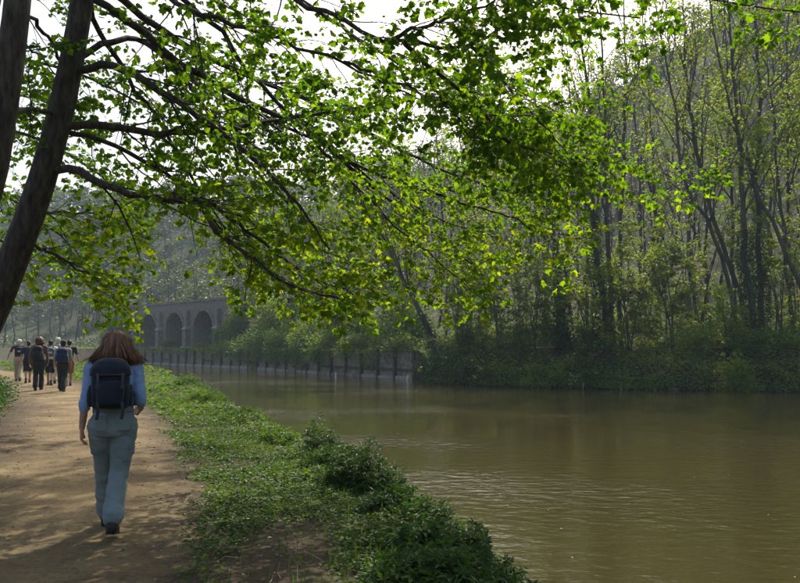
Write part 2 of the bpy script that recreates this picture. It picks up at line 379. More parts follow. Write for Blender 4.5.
for j in range(NC):
    u = j / (NC - 1) * 2 - 1
    wl = PW_L + .35 * (fbm(pp[:, 1] * .8, pp[:, 0] * .8 + 5) - .45) * 2 + .12 * (vnoise(pp[:, 1] * 4, pp[:, 0] * 4 + 40) - .5); wr = PW_R + .45 * (fbm(pp[:, 1] * .8 + 50, pp[:, 0] * .8) - .45) * 2 + .12 * (vnoise(pp[:, 1] * 4 + 20, pp[:, 0] * 4) - .5)
    xy = pp + right * (u * np.where(u > 0, wr, wl))[:, None]
    grid[:, j, :2] = xy
    grid[:, j, 2] = terrain(xy[:, 0], xy[:, 1]) + .014 * (1 - u * u) + .006 + ((.016 * (fbm(xy[:, 0] * 2.5, xy[:, 1] * 2.5) - .30) + .012 * (fbm(xy[:, 0] * 6, xy[:, 1] * 6, 2) - .2)) * (1 - u ** 4))
idx = np.arange(len(pp) * NC).reshape(len(pp), NC)
uu = np.abs(np.linspace(-1, 1, NC))[None].repeat(len(pp), 0)
mb.add(grid.reshape(-1, 3), np.stack([idx[:-1, :-1], idx[:-1, 1:], idx[1:, 1:], idx[1:, :-1]], -1).reshape(-1, 4), uu.ravel())
tag(mb.build('path', M['path'], smooth=True), kind='structure')

# river
def water_mat():
    m, n, l, out = newmat('murky_river_water')
    g = n.new('ShaderNodeNewGeometry'); mp = n.new('ShaderNodeMapping'); mp.inputs['Rotation'].default_value = (0, 0, math.radians(12)); mp.inputs['Scale'].default_value = (.7, 1.0, 1)
    l.new(g.outputs['Position'], mp.inputs[0])
    def nz(s, d, r=.5):
        x = n.new('ShaderNodeTexNoise'); x.inputs['Scale'].default_value = s; x.inputs['Detail'].default_value = d; x.inputs['Roughness'].default_value = r
        l.new(mp.outputs[0], x.inputs['Vector']); return x
    a = nz(4.6, 3); b = nz(15, 3); c = nz(.14, 2)
    ad = node(n, 'ShaderNodeMath', operation='MULTIPLY_ADD'); ad.inputs[1].default_value = .22; l.new(b.outputs[0], ad.inputs[0]); l.new(a.outputs[0], ad.inputs[2])
    st = ramp(n, [(.40, (.04, .04, .04)), (.72, (.46, .46, .46))]); l.new(c.outputs[0], st.inputs[0])
    bp = n.new('ShaderNodeBump'); bp.inputs['Distance'].default_value = .11; l.new(st.outputs[0], bp.inputs['Strength']); l.new(ad.outputs[0], bp.inputs['Height'])
    p = n.new('ShaderNodeBsdfPrincipled'); p.inputs['Base Color'].default_value = (.037, .031, .0095, 1); p.inputs['Roughness'].default_value = .07; p.inputs['IOR'].default_value = 1.333
    l.new(bp.outputs[0], p.inputs['Normal']); l.new(p.outputs[0], out.inputs[0]); return m
M['water'] = water_mat()
mb = MB(); wx = np.linspace(-690, 120, 60); wy = np.linspace(-690, 330, 60); WX, WY = np.meshgrid(wx, wy, indexing='ij'); idx = np.arange(3600).reshape(60, 60)
mb.add(np.stack([WX.ravel(), WY.ravel(), np.full(3600, WATER)], 1), np.stack([idx[:-1, :-1], idx[1:, :-1], idx[1:, 1:], idx[:-1, 1:]], -1).reshape(-1, 4))
tag(mb.build('river', M['water']), kind='structure')

#PART2
# ------------------------------------------------------------------ river wall (far bank)
M['wall'] = solid('weathered_wall', [(.3, (.10, .085, .06)), (.55, (.20, .17, .125)), (.8, (.30, .26, .20))], scale=2.2, bump=.7, bdist=.03)
M['timber'] = solid('wet_timber', [(.3, (.03, .025, .019)), (.6, (.075, .062, .047)), (.8, (.14, .12, .095))], scale=5, stretch=(1, 1, .3), bump=.6)
M['stone'] = solid('pale_stone', [(.3, (.20, .18, .145)), (.6, (.33, .30, .25)), (.8, (.45, .42, .36))], scale=2.5, bump=.6, bdist=.03)
M['masonry'] = solid('dark_masonry', [(.3, (.12, .11, .09)), (.55, (.20, .18, .15)), (.8, (.29, .265, .22))], scale=3.5, bump=.8, bdist=.05)
M['white'] = solid('white_paint', [(.3, (.62, .60, .55)), (.7, (.80, .79, .75))], scale=6, bump=0)

wl = FAR[10:16]
d_ = np.r_[0, np.cumsum(np.linalg.norm(np.diff(wl, axis=0), axis=1))]
ns = int(d_[-1] / 2.15); q = np.linspace(0, d_[-1], ns + 1)
WP = np.stack([np.interp(q, d_, wl[:, 0]), np.interp(q, d_, wl[:, 1])], 1)
rw = empty('river_wall', (WP[0, 0], WP[0, 1], WATER))
tag(rw, 'long low timber piled river wall along the far bank below the arches', 'river wall')
for i in range(ns):
    a, b = WP[i], WP[i + 1]; e = b - a; L = float(np.linalg.norm(e)); rz = math.atan2(e[1], e[0])
    # local x along the wall; local +y is to the LEFT of travel = the river side
    m = MB(); m.box((0.02, -.36, -1.2), (L - .02, 0, 1.06 - WATER - .02 + rng.normal(0, .02)), rz, (a[0], a[1], WATER)); m.build('panel', M['wall'], rw)
    m = MB(); m.box((0.0, -.40, 1.04 - WATER), (L, .07, 1.11 - WATER), rz, (a[0], a[1], WATER + rng.normal(0, .012))); m.build('capping_beam', M['timber'], rw)
    if i < 6 or i % 5 == 2: m = MB(); m.box((.13, .003, .55), (L - .13, .10, .72), rz, (a[0], a[1], WATER + rng.normal(0, .02))); m.build('rail', M['timber'], rw)
    m = MB(); m.box((0.1, .003, -1.2), (L - .1, .16, .20 + rng.normal(0, .03)), rz, (a[0], a[1], WATER)); m.build('plinth_stone', M['stone'] if rng.random() < .75 else M['wall'], rw)
for i in range(ns + 1):
    e = WP[min(i + 1, ns)] - WP[max(i - 1, 0)]; rz = math.atan2(e[1], e[0]) + rng.normal(0, .05)
    m = MB(); m.box((-.095, -.02, -1.3), (.095, .21, 1.16 - WATER + rng.normal(0, .09)), rz, (WP[i, 0], WP[i, 1], WATER)); m.build('post', M['timber'], rw)

# ------------------------------------------------------------------ arcade of arches
A0 = np.array([-17.9, 87.5]); A1 = np.array([-38.0, 111.0]); AE = A1 - A0; AL = np.linalg.norm(AE); AE = AE / AL
ARZ = math.atan2(AE[1], AE[0]); BAY = AL / 4; TER = 1.0
arc = empty('arcade_wall', (A0[0], A0[1], TER), ARZ)
tag(arc, 'old stone wall with a row of tall dark arches above the river', 'arcade')
def bay_mesh(a=2.55, spring=1.95, top=5.6, depth=2.8):
    h = BAY / 2; m = MB(); K = 18
    th = np.linspace(math.pi, 0, K + 1); ax = a * np.cos(th); az = spring + a * np.sin(th)
    # front: local -y side is the hill (right of travel); river side is +y.  Face at y = 0
    for y0, y1 in ((0.0, -.9),):
        V = []; F = []
        for k in range(K + 1): V += [(ax[k], 0, az[k]), (ax[k], 0, top), (ax[k], y1 * 6.0, az[k])]
        for k in range(K): F += [[3*k, 3*k+1, 3*k+4, 3*k+3], [3*k, 3*k+3, 3*k+5, 3*k+2]]
        m.add(V, F)
    for s in (-1, 1):
        m.add([(s*a, 0, -.3), (s*h, 0, -.3), (s*h, 0, top), (s*a, 0, top), (s*a, -5.39, -.3), (s*a, -5.39, spring), (s*a, 0, spring)], [[0, 1, 2, 3]])
        m.add([(s*a, 0, -.3), (s*a, -5.39, -.3), (s*a, -5.39, spring), (s*a, 0, spring)], [[0, 1, 2, 3]])
    m.add([(-h, -5.39, -.3), (h, -5.39, -.3), (h, -5.39, top), (-h, -5.39, top), (-h, 0, top), (h, 0, top)], [[0, 1, 2, 3], [3, 2, 5, 4]])
    return m.mesh('bay')
bm_ = bay_mesh(); bm_.materials.append(M['masonry'])
for i in range(5):
    o = bpy.data.objects.new('bay', bm_); C.objects.link(o); o.parent = arc; o.location = (i * BAY, 0, 0)
    K = 18; m = MB(); th = np.linspace(math.pi, 0, K + 1); V = []; F = []
    for t in th:
        for r, y in ((2.56, .10), (2.95, .10), (2.95, .004), (2.56, .004)): V.append((r * math.cos(t), y, 1.95 + r * math.sin(t)))
    for k in range(K):
        for j in range(4): F.append([4*k+j, 4*k+(j+1)%4, 4*k+4+(j+1)%4, 4*k+4+j])
    m.add(V, F); o2 = m.build('arch_ring', M['wall'], None); o2.parent = arc; o2.location = (i * BAY, 0, 0)
for i in range(6):
    m = MB(); m.box((-.42, .003, -.3), (.42, .62, 2.4)); m.box((-.36, .003, 2.4), (.36, .45, 4.6)); o = m.build('pilaster', M['masonry'], None); o.parent = arc; o.location = ((i - .5) * BAY, 0, 0)
    m = MB(); m.add([(-.52, .0035, 2.38), (.52, .0035, 2.38), (.52, .76, 2.38), (-.52, .76, 2.38), (-.45, .0035, 2.85), (.45, .0035, 2.85), (.45, .50, 2.62), (-.45, .50, 2.62)], [[0, 3, 2, 1], [4, 5, 6, 7], [0, 1, 5, 4], [1, 2, 6, 5], [2, 3, 7, 6], [3, 0, 4, 7]])
    m.box((-.50, .0035, -.28), (.50, .8, .35))
    o2 = m.build('cap_stone', M['stone'], None); o2.parent = o
for i in range(10):
    m = MB(); m.box((-BAY/4 + .02, -.5, 5.6), (BAY/4 - .02, .12, 5.85 + rng.normal(0, .02))); o = m.build('coping', M['wall'], None); o.parent = arc; o.location = ((i - .5) * BAY / 2, 0, 0)

# stakes and stones at the far water's edge
def stake(px, py, h, r, mat, lean, label):
    Y = (CAM_Z - WATER) * 800 / (py - 345); x = (px - 400) / 800 * Y
    m = MB(); P = np.array([[(x, Y, WATER - .9), (x, Y, WATER), (x + lean * h * .5, Y, WATER + h * .6), (x + lean * h, Y, WATER + h)]])
    tubes(m, P, np.array([[r * 1.1, r, r * .95, r * .7]]), 7)
    o = m.build('mooring_stake', mat, smooth=False); return tag(o, label, 'stake', 'stakes along the far water line')
stake(407, 380.0, .36, .06, M['white'], .3, 'stubby white stake in the water by the ivy covered leaning tree')
stake(336, 377.5, .38, .05, M['white'], 0, 'thin white stake in the water before the timber piled wall')
stake(582, 388.7, .36, .045, M['wall'], .05, 'thin weathered stake beside the flat stones under the far bank')
stake(620, 389.2, .34, .06, M['wall'], .08, 'thicker weathered stake of a leaning pair under the far bank')
stake(626, 389.4, .26, .045, M['wall'], .6, 'short strongly tilted weathered stake of a pair under the far bank')
def rock(px, py, w_, h, d, label):
    Y = (CAM_Z - WATER) * 800 / (py - 345); x = (px - 400) / 800 * Y
    bm = bmesh.new(); bmesh.ops.create_icosphere(bm, subdivisions=2, radius=1)
    for v in bm.verts:
        k = 1 + .28 * (float(vnoise(v.co.x * 1.7 + px, v.co.y * 1.7 + v.co.z * 2)) - .5) * 2
        v.co = Vector((x + v.co.x * w_ * k, Y + v.co.y * d * k, WATER + v.co.z * h * k))
    me = bpy.data.meshes.new('bank_stone'); bm.to_mesh(me); bm.free(); o = bpy.data.objects.new('bank_stone', me); C.objects.link(o); me.materials.append(M['masonry'])
    tag(o, label, 'stone', 'stones at the foot of the far bank')
rock(595, 387.6, .30, .10, .2, 'broad flat pale stone at the foot of the far bank')
rock(588, 387.8, .16, .10, .14, 'small pale stone between a stake and a broad flat stone')
rock(672, 389.6, .30, .14, .25, 'low dark stone half under the far bank greenery')
rock(452, 383.6, .2, .10, .2, 'low stone below the ivy by the leaning tree')

# ------------------------------------------------------------------ near trees
def part(mb_, name, mat, parent, smooth=True, kind=None, label=None):
    o = mb_.build(name, mat, parent, smooth); tag(o, label, kind=kind); return o

def pix(lst): return np.array([at(*p) for p in lst])

# tree one: leaning stem whose boughs sweep over the path and the river
t1_base = (-4.75, 7.3)
trunk1 = np.vstack([[t1_base[0], t1_base[1], tz(*t1_base) - .15], pix([(-70, 418, 7.25), (-8, 312, 7.2), (17, 250, 7.2), (42, 180, 7.2), (63, 100, 7.2), (82, 0, 7.2), (96, -110, 7.3), (104, -260, 7.5)]), [(-3.2, 7.9, 9.4), (-2.9, 8.6, 12.0)]])
boughs1 = [
 [(72, 62, 7.2), (100, 46, 7.3), (123, 39, 7.5), (147, 44, 7.8), (178, 72, 8.2), (206, 108, 8.6), (240, 150, 9), (275, 190, 9.4), (318, 232, 9.8)],
 [(72, 70, 7.2), (117, 67, 7.0), (147, 82, 7.0), (195, 113, 7.1), (240, 147, 7.2), (290, 195, 7.4), (330, 250, 7.5)],
 [(84, -6, 7.2), (130, 20, 7.4), (171, 55, 7.7), (220, 89, 8.0), (270, 113, 8.3), (317, 132, 8.7), (344, 161, 8.9), (368, 185, 9.1), (420, 222, 9.5), (478, 268, 9.9)],
 [(86, -30, 7.2), (144, 18, 7.9), (206, 57, 8.5), (247, 76, 8.9), (306, 101, 9.4), (380, 140, 9.9), (455, 175, 10.3), (540, 200, 10.7)],
 [(88, -60, 7.2), (130, -25, 7.0), (171, 0, 6.8), (220, 20, 6.7), (279, 40, 6.7), (344, 62, 6.7), (420, 100, 6.8)],
 [(90, -90, 7.3), (150, -30, 7.6), (192, 7, 7.8), (220, 31, 8), (250, 74, 8.3), (300, 122, 8.7), (360, 170, 9.1), (430, 215, 9.5), (500, 240, 9.9)],
 [(58, 129, 7.2), (113, 127, 7.3), (165, 134, 7.5), (220, 130, 7.7), (270, 122, 7.9), (344, 110, 8.2), (378, 106, 8.3)],
 [(45, 170, 7.2), (82, 172, 7.1), (113, 187, 7.1), (147, 196, 7.1), (200, 206, 7.2), (220, 232, 7.2), (258, 262, 7.3), (282, 281, 7.4), (313, 293, 7.5), (345, 300, 7.6)],
 [(150, 197, 7.1), (200, 200, 7.5), (231, 220, 7.8), (260, 242, 8.1), (286, 262, 8.4), (330, 285, 8.7), (372, 300, 9)],
 [(86, -10, 7.2), (96, 21, 7.5), (117, 62, 7.9), (144, 100, 8.3), (171, 144, 8.7), (199, 189, 9.1), (230, 240, 9.5), (248, 285, 9.8)],
 [(56, 128, 7.25), (75, 132, 7.4), (117, 147, 7.8), (158, 168, 8.2), (192, 192, 8.6), (235, 215, 9), (300, 240, 9.5), (360, 268, 9.9)],
 [(150, 45, 7.8), (200, 85, 8.4), (270, 120, 9.2), (340, 150, 9.9), (410, 180, 10.6), (480, 195, 11.2), (545, 190, 11.6)],
 [(25, 240, 7.2), (55, 255, 7.8), (85, 272, 8.4), (112, 292, 9)],
 [(30, 215, 7.2), (60, 212, 8.2), (95, 215, 9.2), (135, 225, 10)],
 [(98, -130, 7.3), (200, -90, 7.0), (300, 0, 6.6), (347, 22, 6.4), (385, 41, 6.3), (413, 45, 6.3), (469, 46, 6.3), (513, 20, 6.3), (544, 0, 6.3), (580, -14, 6.3)],
 [(405, 44, 6.3), (420, 58, 6.5), (469, 100, 6.9), (513, 144, 7.4), (555, 155, 7.9), (606, 161, 8.4), (654, 171, 8.8), (690, 181, 9.2)],
 [(100, -200, 7.4), (260, -120, 7.2), (420, -50, 7), (520, -8, 7), (590, 14, 7), (640, 18, 7)],
 [(385, 41, 6.3), (440, 20, 6.0), (490, 5, 5.8), (540, -20, 5.7)],
 [(102, -230, 7.5), (330, -150, 7.4), (520, -70, 7.3), (640, -20, 7.2), (740, 5, 7.2), (800, 12, 7.2)],
 [(300, 122, 8.7), (345, 175, 8.2), (395, 225, 7.9), (440, 262, 7.7), (470, 290, 7.6)],
 [(344, 161, 8.9), (410, 185, 8.6), (470, 205, 8.5), (530, 225, 8.4), (560, 245, 8.4)],
 [(469, 46, 6.3), (495, 75, 6.7), (525, 108, 7.1), (556, 140, 7.5), (580, 170, 7.8)],
 [(420, 58, 6.5), (436, 92, 7.1), (468, 128, 7.7), (515, 160, 8.3), (550, 178, 8.7)],
 [(344, 62, 6.7), (395, 82, 7.0), (445, 104, 7.4), (500, 122, 7.8), (545, 130, 8.1)],
 [(300, 0, 6.6), (360, 40, 7.2), (420, 75, 7.8), (480, 95, 8.3), (540, 100, 8.8)],
]
br1 = [4, 5, 5, 5, 4, 4, 5, 5, 3.2, 3.6, 3.4, 3.5, 2.2, 2.2, 4.6, 2.6, 4, 2.4, 4, 2.6, 2.6, 2.0, 2.0, 2.0, 2.6]     # radius in centimetres at the root
def near_tree(name, label, base, trunk, trunk_r, boughs, radii, n_up, up_len, seed_bias=None, twigs=(25, 3), leafsize=(.034, .068), group=None, dens=1.0, upper=True, thin=0, over=None):
    root = empty(name, (base[0], base[1], tz(*base)))
    tag(root, label, 'tree', group)
    N = 34
    P = resample(trunk, N); R = np.interp(np.linspace(0, 1, N), np.linspace(0, 1, len(trunk_r)), trunk_r)
    m = MB(); tubes(m, P[None], R[None], 16)
    V = m.v[0]; nn = fbm(V[:, 2] * 2.5, np.arctan2(V[:, 1] - base[1], V[:, 0] - base[0]) * 2 + V[:, 0] * 3)
    V += (nn[:, None] - .45) * .05 * nrm(np.c_[V[:, :2] - np.repeat(P[:, :2], 16, 0), np.zeros(len(V))])
    part(m, 'trunk', M['bark'], root)
    mtw = MB(); BP = []; BR = []
    for b, r in zip(boughs, radii):
        q = resample(b if isinstance(b, np.ndarray) else pix(b), 26, .012); rr = r / 125 * np.linspace(1, .16, 26) ** .85
        BP.append(q); BR.append(rr)
        mbb = MB(); tubes(mbb, q[None], rr[None], 8); part(mbb, 'bough', M['bark'], root)
    P2 = []; R2 = []
    if BP:
        BP = np.array(BP); BR = np.array(BR); P2.append(BP); R2.append(BR)
    if upper:
        U, UR = grow(P[None], R[None], n_up, .62, .99, (35, 75), up_len, up=.1, curve=-.03, npts=12, wob=.07, rfac=.4, bias=seed_bias)
        if over is not None:  # long boughs above the view, added to shade the path
            O = np.array([resample(np.array(b_, float), 12, .03) for b_ in over]); OR = np.repeat(.075 * np.linspace(1, .2, 12)[None], len(O), 0)
            O2, O2R = grow(O, OR, 9, .25, 1, (35, 70), (1.8, 3.6), up=.03, npts=12, wob=.06, flat=.5, rfac=.5, rmin=.012)
            U = np.concatenate([U, O, O2]); UR = np.concatenate([UR, OR, O2R])
        mu = MB(); tubes(mu, U, UR, 6); part(mu, 'upper_limbs', M['bark'], root)
    def spray(PP, RR, n1, t0, L1, n2, lm):
        S, SR = grow(PP, RR, n1, t0, 1.0, (22, 62), L1, up=-.12, curve=-.035, npts=7, wob=.11, flat=.55, rfac=.42, rmin=.0032)
        tubes(mtw, S, SR, 4)
        S2, S2R = grow(S, SR, n2, .12, 1.0, (28, 60), (.16, .48), up=-.08, curve=-.03, npts=4, wob=.12, flat=.5, rfac=.55, rmin=.0022)
        tubes(mtw, S2, S2R, 3)
        # leaf tufts: several leaves from each node near the tips
        T = len(S2); nn_ = np.repeat(np.arange(T), lm); t = np.clip(rng.choice([.5, .75, 1, 1, 1, 1], len(nn_)) + rng.normal(0, .04, len(nn_)), 0, 1)
        pos, tn = along(S2, nn_, t)
        f = nrm(tn * .5 + nrm(rng.normal(size=pos.shape) * np.array([1, 1, .45])))
        pos = pos + f * rng.uniform(.015, .05, len(pos))[:, None]
        return pos, f
    pos, f = spray(BP, BR, twigs[0], .16, (.4, 1.25), 6, 10) if len(BP) else (np.zeros((0, 3)), np.zeros((0, 3)))
    if len(pos):   # old wood low in the crown carries fewer leaves
        k = rng.random(len(pos)) > .30 * smooth01((4.0 - pos[:, 2]) / 1.2); pos, f = pos[k], f[k]
    if thin and len(pos):
        k = rng.random(len(pos)) > thin; pos, f = pos[k], f[k]
    ml = MB(); sz = rng.uniform(*leafsize, len(pos)) * rng.choice([.7, 1.0, 1.0, 1.3], len(pos))
    leaves(ml, pos, sz, MAPLE, f, tilt=.55, droop=.5, rnd=np.clip(rng.beta(1.7, 2.6, len(pos)) + .30 * smooth01((3.5 - pos[:, 2]) / 1.0) - .14 * smooth01((pos[:, 2] - 3.6) / 1.4), 0, 1))  # sunlit yellow low down and shaded green higher up, put into the leaf tint
    if upper:
        pos2, f2 = spray(U, UR, 16, .2, (.7, 1.6), 6, 6)
        kk = rng.random(len(pos2)) < .7; pos2, f2 = pos2[kk], f2[kk]
        leaves(ml, pos2, rng.uniform(.07, .13, len(pos2)), MAPLE, f2, tilt=.45, droop=.4)
        allp = len(pos) + len(pos2)
    part(mtw, 'twigs', M['twig'], root, kind='stuff')
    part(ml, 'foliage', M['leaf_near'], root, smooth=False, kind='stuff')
    return root, len(pos)
near_tree('maple_tree', 'leaning dark trunk whose long leafy boughs hang over the path and the river', t1_base, trunk1,
          [.22, .155, .128, .114, .104, .094, .085, .075, .065, .05, .03], boughs1, br1, 12, (4.5, 8), seed_bias=(.1, .85, 0.1),
          over=[[(-3.2, 7.9, 9.4), (-3.0, 11, 10.6), (-2.6, 14.5, 11.2), (-2.0, 18, 11.4), (-1.4, 21, 11.6)], [(-3.2, 8, 9.8), (-3.8, 11, 11), (-4.2, 15, 11.8), (-4.6, 19.5, 12)],
                [(-2.9, 8.5, 11.6), (-2.4, 12, 12.8), (-1.2, 16.5, 13.6), (-.4, 21, 14)], [(-2.9, 8.5, 11.8), (-3.4, 12.5, 13.2), (-3.4, 17, 14.2), (-3.2, 23, 15)]])
t2_base = (-4.95, 6.25)
trunk2 = np.vstack([[t2_base[0], t2_base[1], tz(*t2_base) - .15], pix([(-75, 400, 6.25), (-36, 270, 6.25), (-10, 180, 6.25), (4, 100, 6.25), (17, 0, 6.25), (27, -120, 6.3), (30, -300, 6.4)]), [(-2.6, 6.3, 9.0), (-2.2, 6.0, 12.5)]])
boughs2 = [[(10, 118, 6.25), (30, 110, 6.6), (48, 112, 7.0), (70, 120, 7.6)], [(14, 20, 6.25), (26, 14, 6.6), (50, 40, 7.2), (66, 75, 7.8), (82, 120, 8.4), (95, 170, 9)],
           [(8, 80, 6.25), (22, 45, 6.8), (45, 62, 7.5), (70, 90, 8.2)]]
near_tree('maple_tree', 'upright dark trunk beside the leaning trunk at the path edge', t2_base, trunk2,
          [.20, .14, .115, .104, .098, .092, .085, .07, .055, .03], boughs2, [3.0, 2.6, 2.2], 14, (4.5, 8), seed_bias=(.25, .75, .1), twigs=(8, 3))
# tree three: further along the path, its trunk left of the view, crown over the path, unseen upper limbs lengthened to shade it
t3_base = (-10.6, 17.0)
trunk3 = np.array([(t3_base[0], t3_base[1], tz(*t3_base) - .15), (-10.5, 17, 1.5), (-10.2, 17.1, 3.5), (-9.7, 17.2, 6), (-9.2, 17.4, 8.5), (-8.7, 17.6, 12), (-8.0, 17.8, 16)])
boughs3 = [pix(b) for b in [
 [(-60, 150, 17.1), (0, 130, 16.8), (60, 150, 16.4), (110, 185, 16), (140, 225, 15.8)],
 [(-65, 200, 17), (-10, 190, 16.5), (35, 215, 16), (75, 250, 15.6), (95, 280, 15.4)],
 [(-60, 240, 17), (-15, 235, 16.5), (15, 250, 16), (45, 280, 15.6)],
 [(-55, 90, 17.2), (10, 60, 17), (80, 75, 16.8), (150, 110, 16.5), (200, 150, 16.4)],
 [(-50, 20, 17.3), (20, -10, 17.5), (100, 10, 17.8), (180, 45, 18), (250, 90, 18.2)],
 [(-55, 130, 17.1), (-10, 95, 17.8), (40, 100, 18.5), (95, 130, 19)]]]
near_tree('maple_tree', 'young leaved tree farther along the path behind the dark trunks', t3_base, trunk3, [.26, .22, .19, .16, .13, .10, .05], boughs3, [6, 6, 5, 6, 6, 5], 22, (6, 9.5), seed_bias=(1.0, .1, .12), twigs=(24, 3), leafsize=(.05, .09), thin=.2)

# ------------------------------------------------------------------ trees on the far bank
def far_tree(px, Y, pts, r, top, label, ivy=0.0, leafy=1.0, mat='leaf_spring', group=None, n1=13, name='slender_tree', spread=1.0, t0=.3):
    x = (px - 400) / 800 * Y; zb = tz(x, Y)
    if label is LB: label = 'tall slender nearly bare tree among the trees on the wooded far bank' if leafy <= .5 else ('tall slender tree veiled in yellow green leaves on the wooded far bank' if leafy >= .9 else LB)
    root = empty(name, (x, Y, zb)); tag(root, label, 'tree', group)
    P = [np.array([x, Y, zb - .3])] + [at(a, b, Y + rng.normal(0, .3)) for a, b in pts if at(a, b, Y)[2] > zb + .8]
    last = P[-1]; d = nrm(P[-1] - P[-2]); d = nrm(d * .5 + np.array([0, 0, .7]))
    while last[2] < top - 1: last = last + d * 2.5 + rng.normal(0, .12, 3); P.append(last)
    N = 22; Q = resample(np.array(P), N, .06); R = r * .8 * np.linspace(1, .12, N) ** .9; R[0] *= 1.35
    m = MB(); tubes(m, Q[None], R[None], 9); part(m, 'trunk', M['bark_far'], root)
    L, LR = grow(Q[None], R[None], n1, t0, .98, (18, 46), (3.5 * spread, 8.0 * spread), up=.22, curve=.05, npts=9, wob=.13, rfac=.62, rmin=.014, taper=.22)
    T2, T2R = grow(L, LR, 7, .2, 1, (22, 52), (1.0, 3.0), up=.12, curve=.02, npts=5, wob=.14, rfac=.55, rmin=.010)
    T3, T3R = grow(T2, T2R, 4, .2, 1, (25, 55), (.4, 1.0), up=.02, npts=3, wob=.12, rfac=.6, rmin=.006)
    m = MB(); tubes(m, L, LR, 5); tubes(m, T2, T2R, 3); tubes(m, T3, T3R, 3); part(m, 'limbs', M['bark_far'], root, kind='stuff')
    n = int(len(T3) * 11 * leafy); i = rng.integers(0, len(T3), n); pos, tn = along(T3, i, rng.uniform(.3, 1, n)); pos = pos + rng.normal(0, .10, pos.shape)
    # leaves thin out towards the top of the crown
    k = rng.random(n) < np.clip(1.3 - (pos[:, 2] - zb) / 18, .22, 1); pos = pos[k]
    m = MB(); leaves(m, pos, rng.uniform(.12, .25, len(pos)), DIAMOND, None, tilt=.6, droop=.4); part(m, 'foliage', M[mat], root, smooth=False, kind='stuff')
    if ivy:
        n = int(ivy * 260); t = rng.random(n) * min(.9, ivy / (top - zb) * 1.0); pos, tn = along(Q[None], np.zeros(n, int), t)
        a = rng.random(n) * 6.283; rad = r * (1 - t) + rng.uniform(.0, .22, n)
        pos = pos + np.stack([np.cos(a) * rad, np.sin(a) * rad, np.zeros(n)], 1)
        m = MB(); leaves(m, pos, rng.uniform(.09, .17, n), DIAMOND, np.stack([np.cos(a), np.sin(a), np.full(n, -.3)], 1), tilt=.6, droop=.5); part(m, 'ivy', M['leaf_ivy'], root, smooth=False, kind='stuff')
    return root
#LBDEF
G = 'tall slender trees on the far bank'; LB = 'tall slender thin leaved tree among others on the wooded far bank'; LI = 'tall ivy clad tree among slender trees on the wooded far bank'
far_tree(749, 43.6, [(740, 330), (711, 227), (694, 200), (672, 100), (655, 0)], .17, 23, 'thin tree on the far bank leaning away from the ivy clad pair', leafy=.8, group=G)
far_tree(752, 44.6, [(745, 315), (722, 245), (707, 200), (690, 110), (683, 0)], .19, 24, LB, leafy=.9, group=G)
far_tree(757, 44.0, [(752, 313), (745, 251), (742, 200), (735, 100), (728, 0)], .25, 24, LI, ivy=7, group=G)
far_tree(765, 45.0, [(762, 330), (759, 251), (757, 200), (759, 69), (752, 0)], .24, 25, LI, ivy=9, group=G)
far_tree(830, 43.5, [(800, 289), (780, 238), (762, 200), (735, 120), (715, 40)], .18, 22, 'slanting trunk crossing in front of the upright trees on the far bank', group=G)
far_tree(795, 46.0, [(793, 330), (783, 234), (779, 200), (770, 90), (755, 20)], .15, 22, LB, group=G)
far_tree(609, 45.6, [(605, 313), (596, 245), (593, 200), (590, 100), (575, 0)], .24, 23, LI, ivy=8, leafy=.7, group=G)
far_tree(613, 46.3, [(611, 290), (606, 200), (604, 89), (601, 34), (598, 0)], .20, 24, LB, leafy=.5, group=G)
far_tree(619, 46.9, [(620, 260), (622, 188), (625, 93), (623, 0)], .19, 24, LB, leafy=.5, group=G)
far_tree(564, 47.6, [(561, 313), (554, 234), (550, 180), (535, 90)], .19, 18, LI, ivy=5, leafy=.9, group=G)
far_tree(573, 49.0, [(568, 269), (568, 200), (572, 120), (560, 20)], .16, 22, LB, leafy=.5, group=G)
far_tree(588, 52.0, [(585, 200), (585, 137), (570, 69), (560, 0)], .15, 24, LB, leafy=.35, group=G)
far_tree(705, 52.0, [(704, 189), (690, 100), (665, 0)], .15, 25, LB, leafy=.7, group=G)
far_tree(734, 50.0, [(731, 200), (728, 103), (725, 0)], .17, 25, LB, leafy=.8, group=G)
far_tree(791, 50.0, [(788, 200), (788, 103), (786, 0)], .18, 25, LB, leafy=1.0, group=G)
far_tree(660, 54.0, [(655, 200), (650, 100), (640, 0)], .16, 26, LB, leafy=.5, group=G)
far_tree(640, 60.0, [(640, 200), (635, 100), (648, 0)], .17, 31, LB, leafy=.4, group=G)
far_tree(520, 56.0, [(517, 250), (512, 170), (505, 100)], .16, 20, LB, leafy=.8, group=G)
far_tree(545, 60.0, [(546, 220), (552, 150), (545, 60)], .16, 25, LB, leafy=.4, group=G)
far_tree(690, 60.0, [(690, 200), (700, 100), (712, 0)], .17, 30, LB, leafy=.6, group=G)
far_tree(770, 58.0, [(770, 200), (775, 100), (770, 0)], .17, 29, LB, leafy=.9, group=G)
far_tree(815, 47.0, [(812, 200), (806, 100), (796, 0)], .2, 25, LB, leafy=1.2, group=G)
far_tree(850, 45.0, [(846, 200), (838, 100), (820, 0)], .2, 24, LB, leafy=1.2, group=G)
far_tree(900, 45.0, [(896, 200), (890, 100), (880, 0)], .2, 24, LB, leafy=1.2, group=G)
far_tree(480, 62.0, [(478, 250), (470, 180), (462, 120)], .16, 20, LB, leafy=.9, group=G)
far_tree(446, 66.0, [(446, 250), (440, 190), (436, 130)], .18, 21, LB, leafy=1.0, group=G)
far_tree(441, 50.3, [(434, 345), (415, 302), (396, 264), (378, 225), (366, 190)], .27, 13.5, 'stout bare trunk leaning over the river wall with ivy at its foot', ivy=3.5, leafy=.8, n1=9, name='leaning_tree')
G2 = 'pale green trees behind the river wall'; L2 = 'bushy pale green tree rising behind the timber piled river wall'
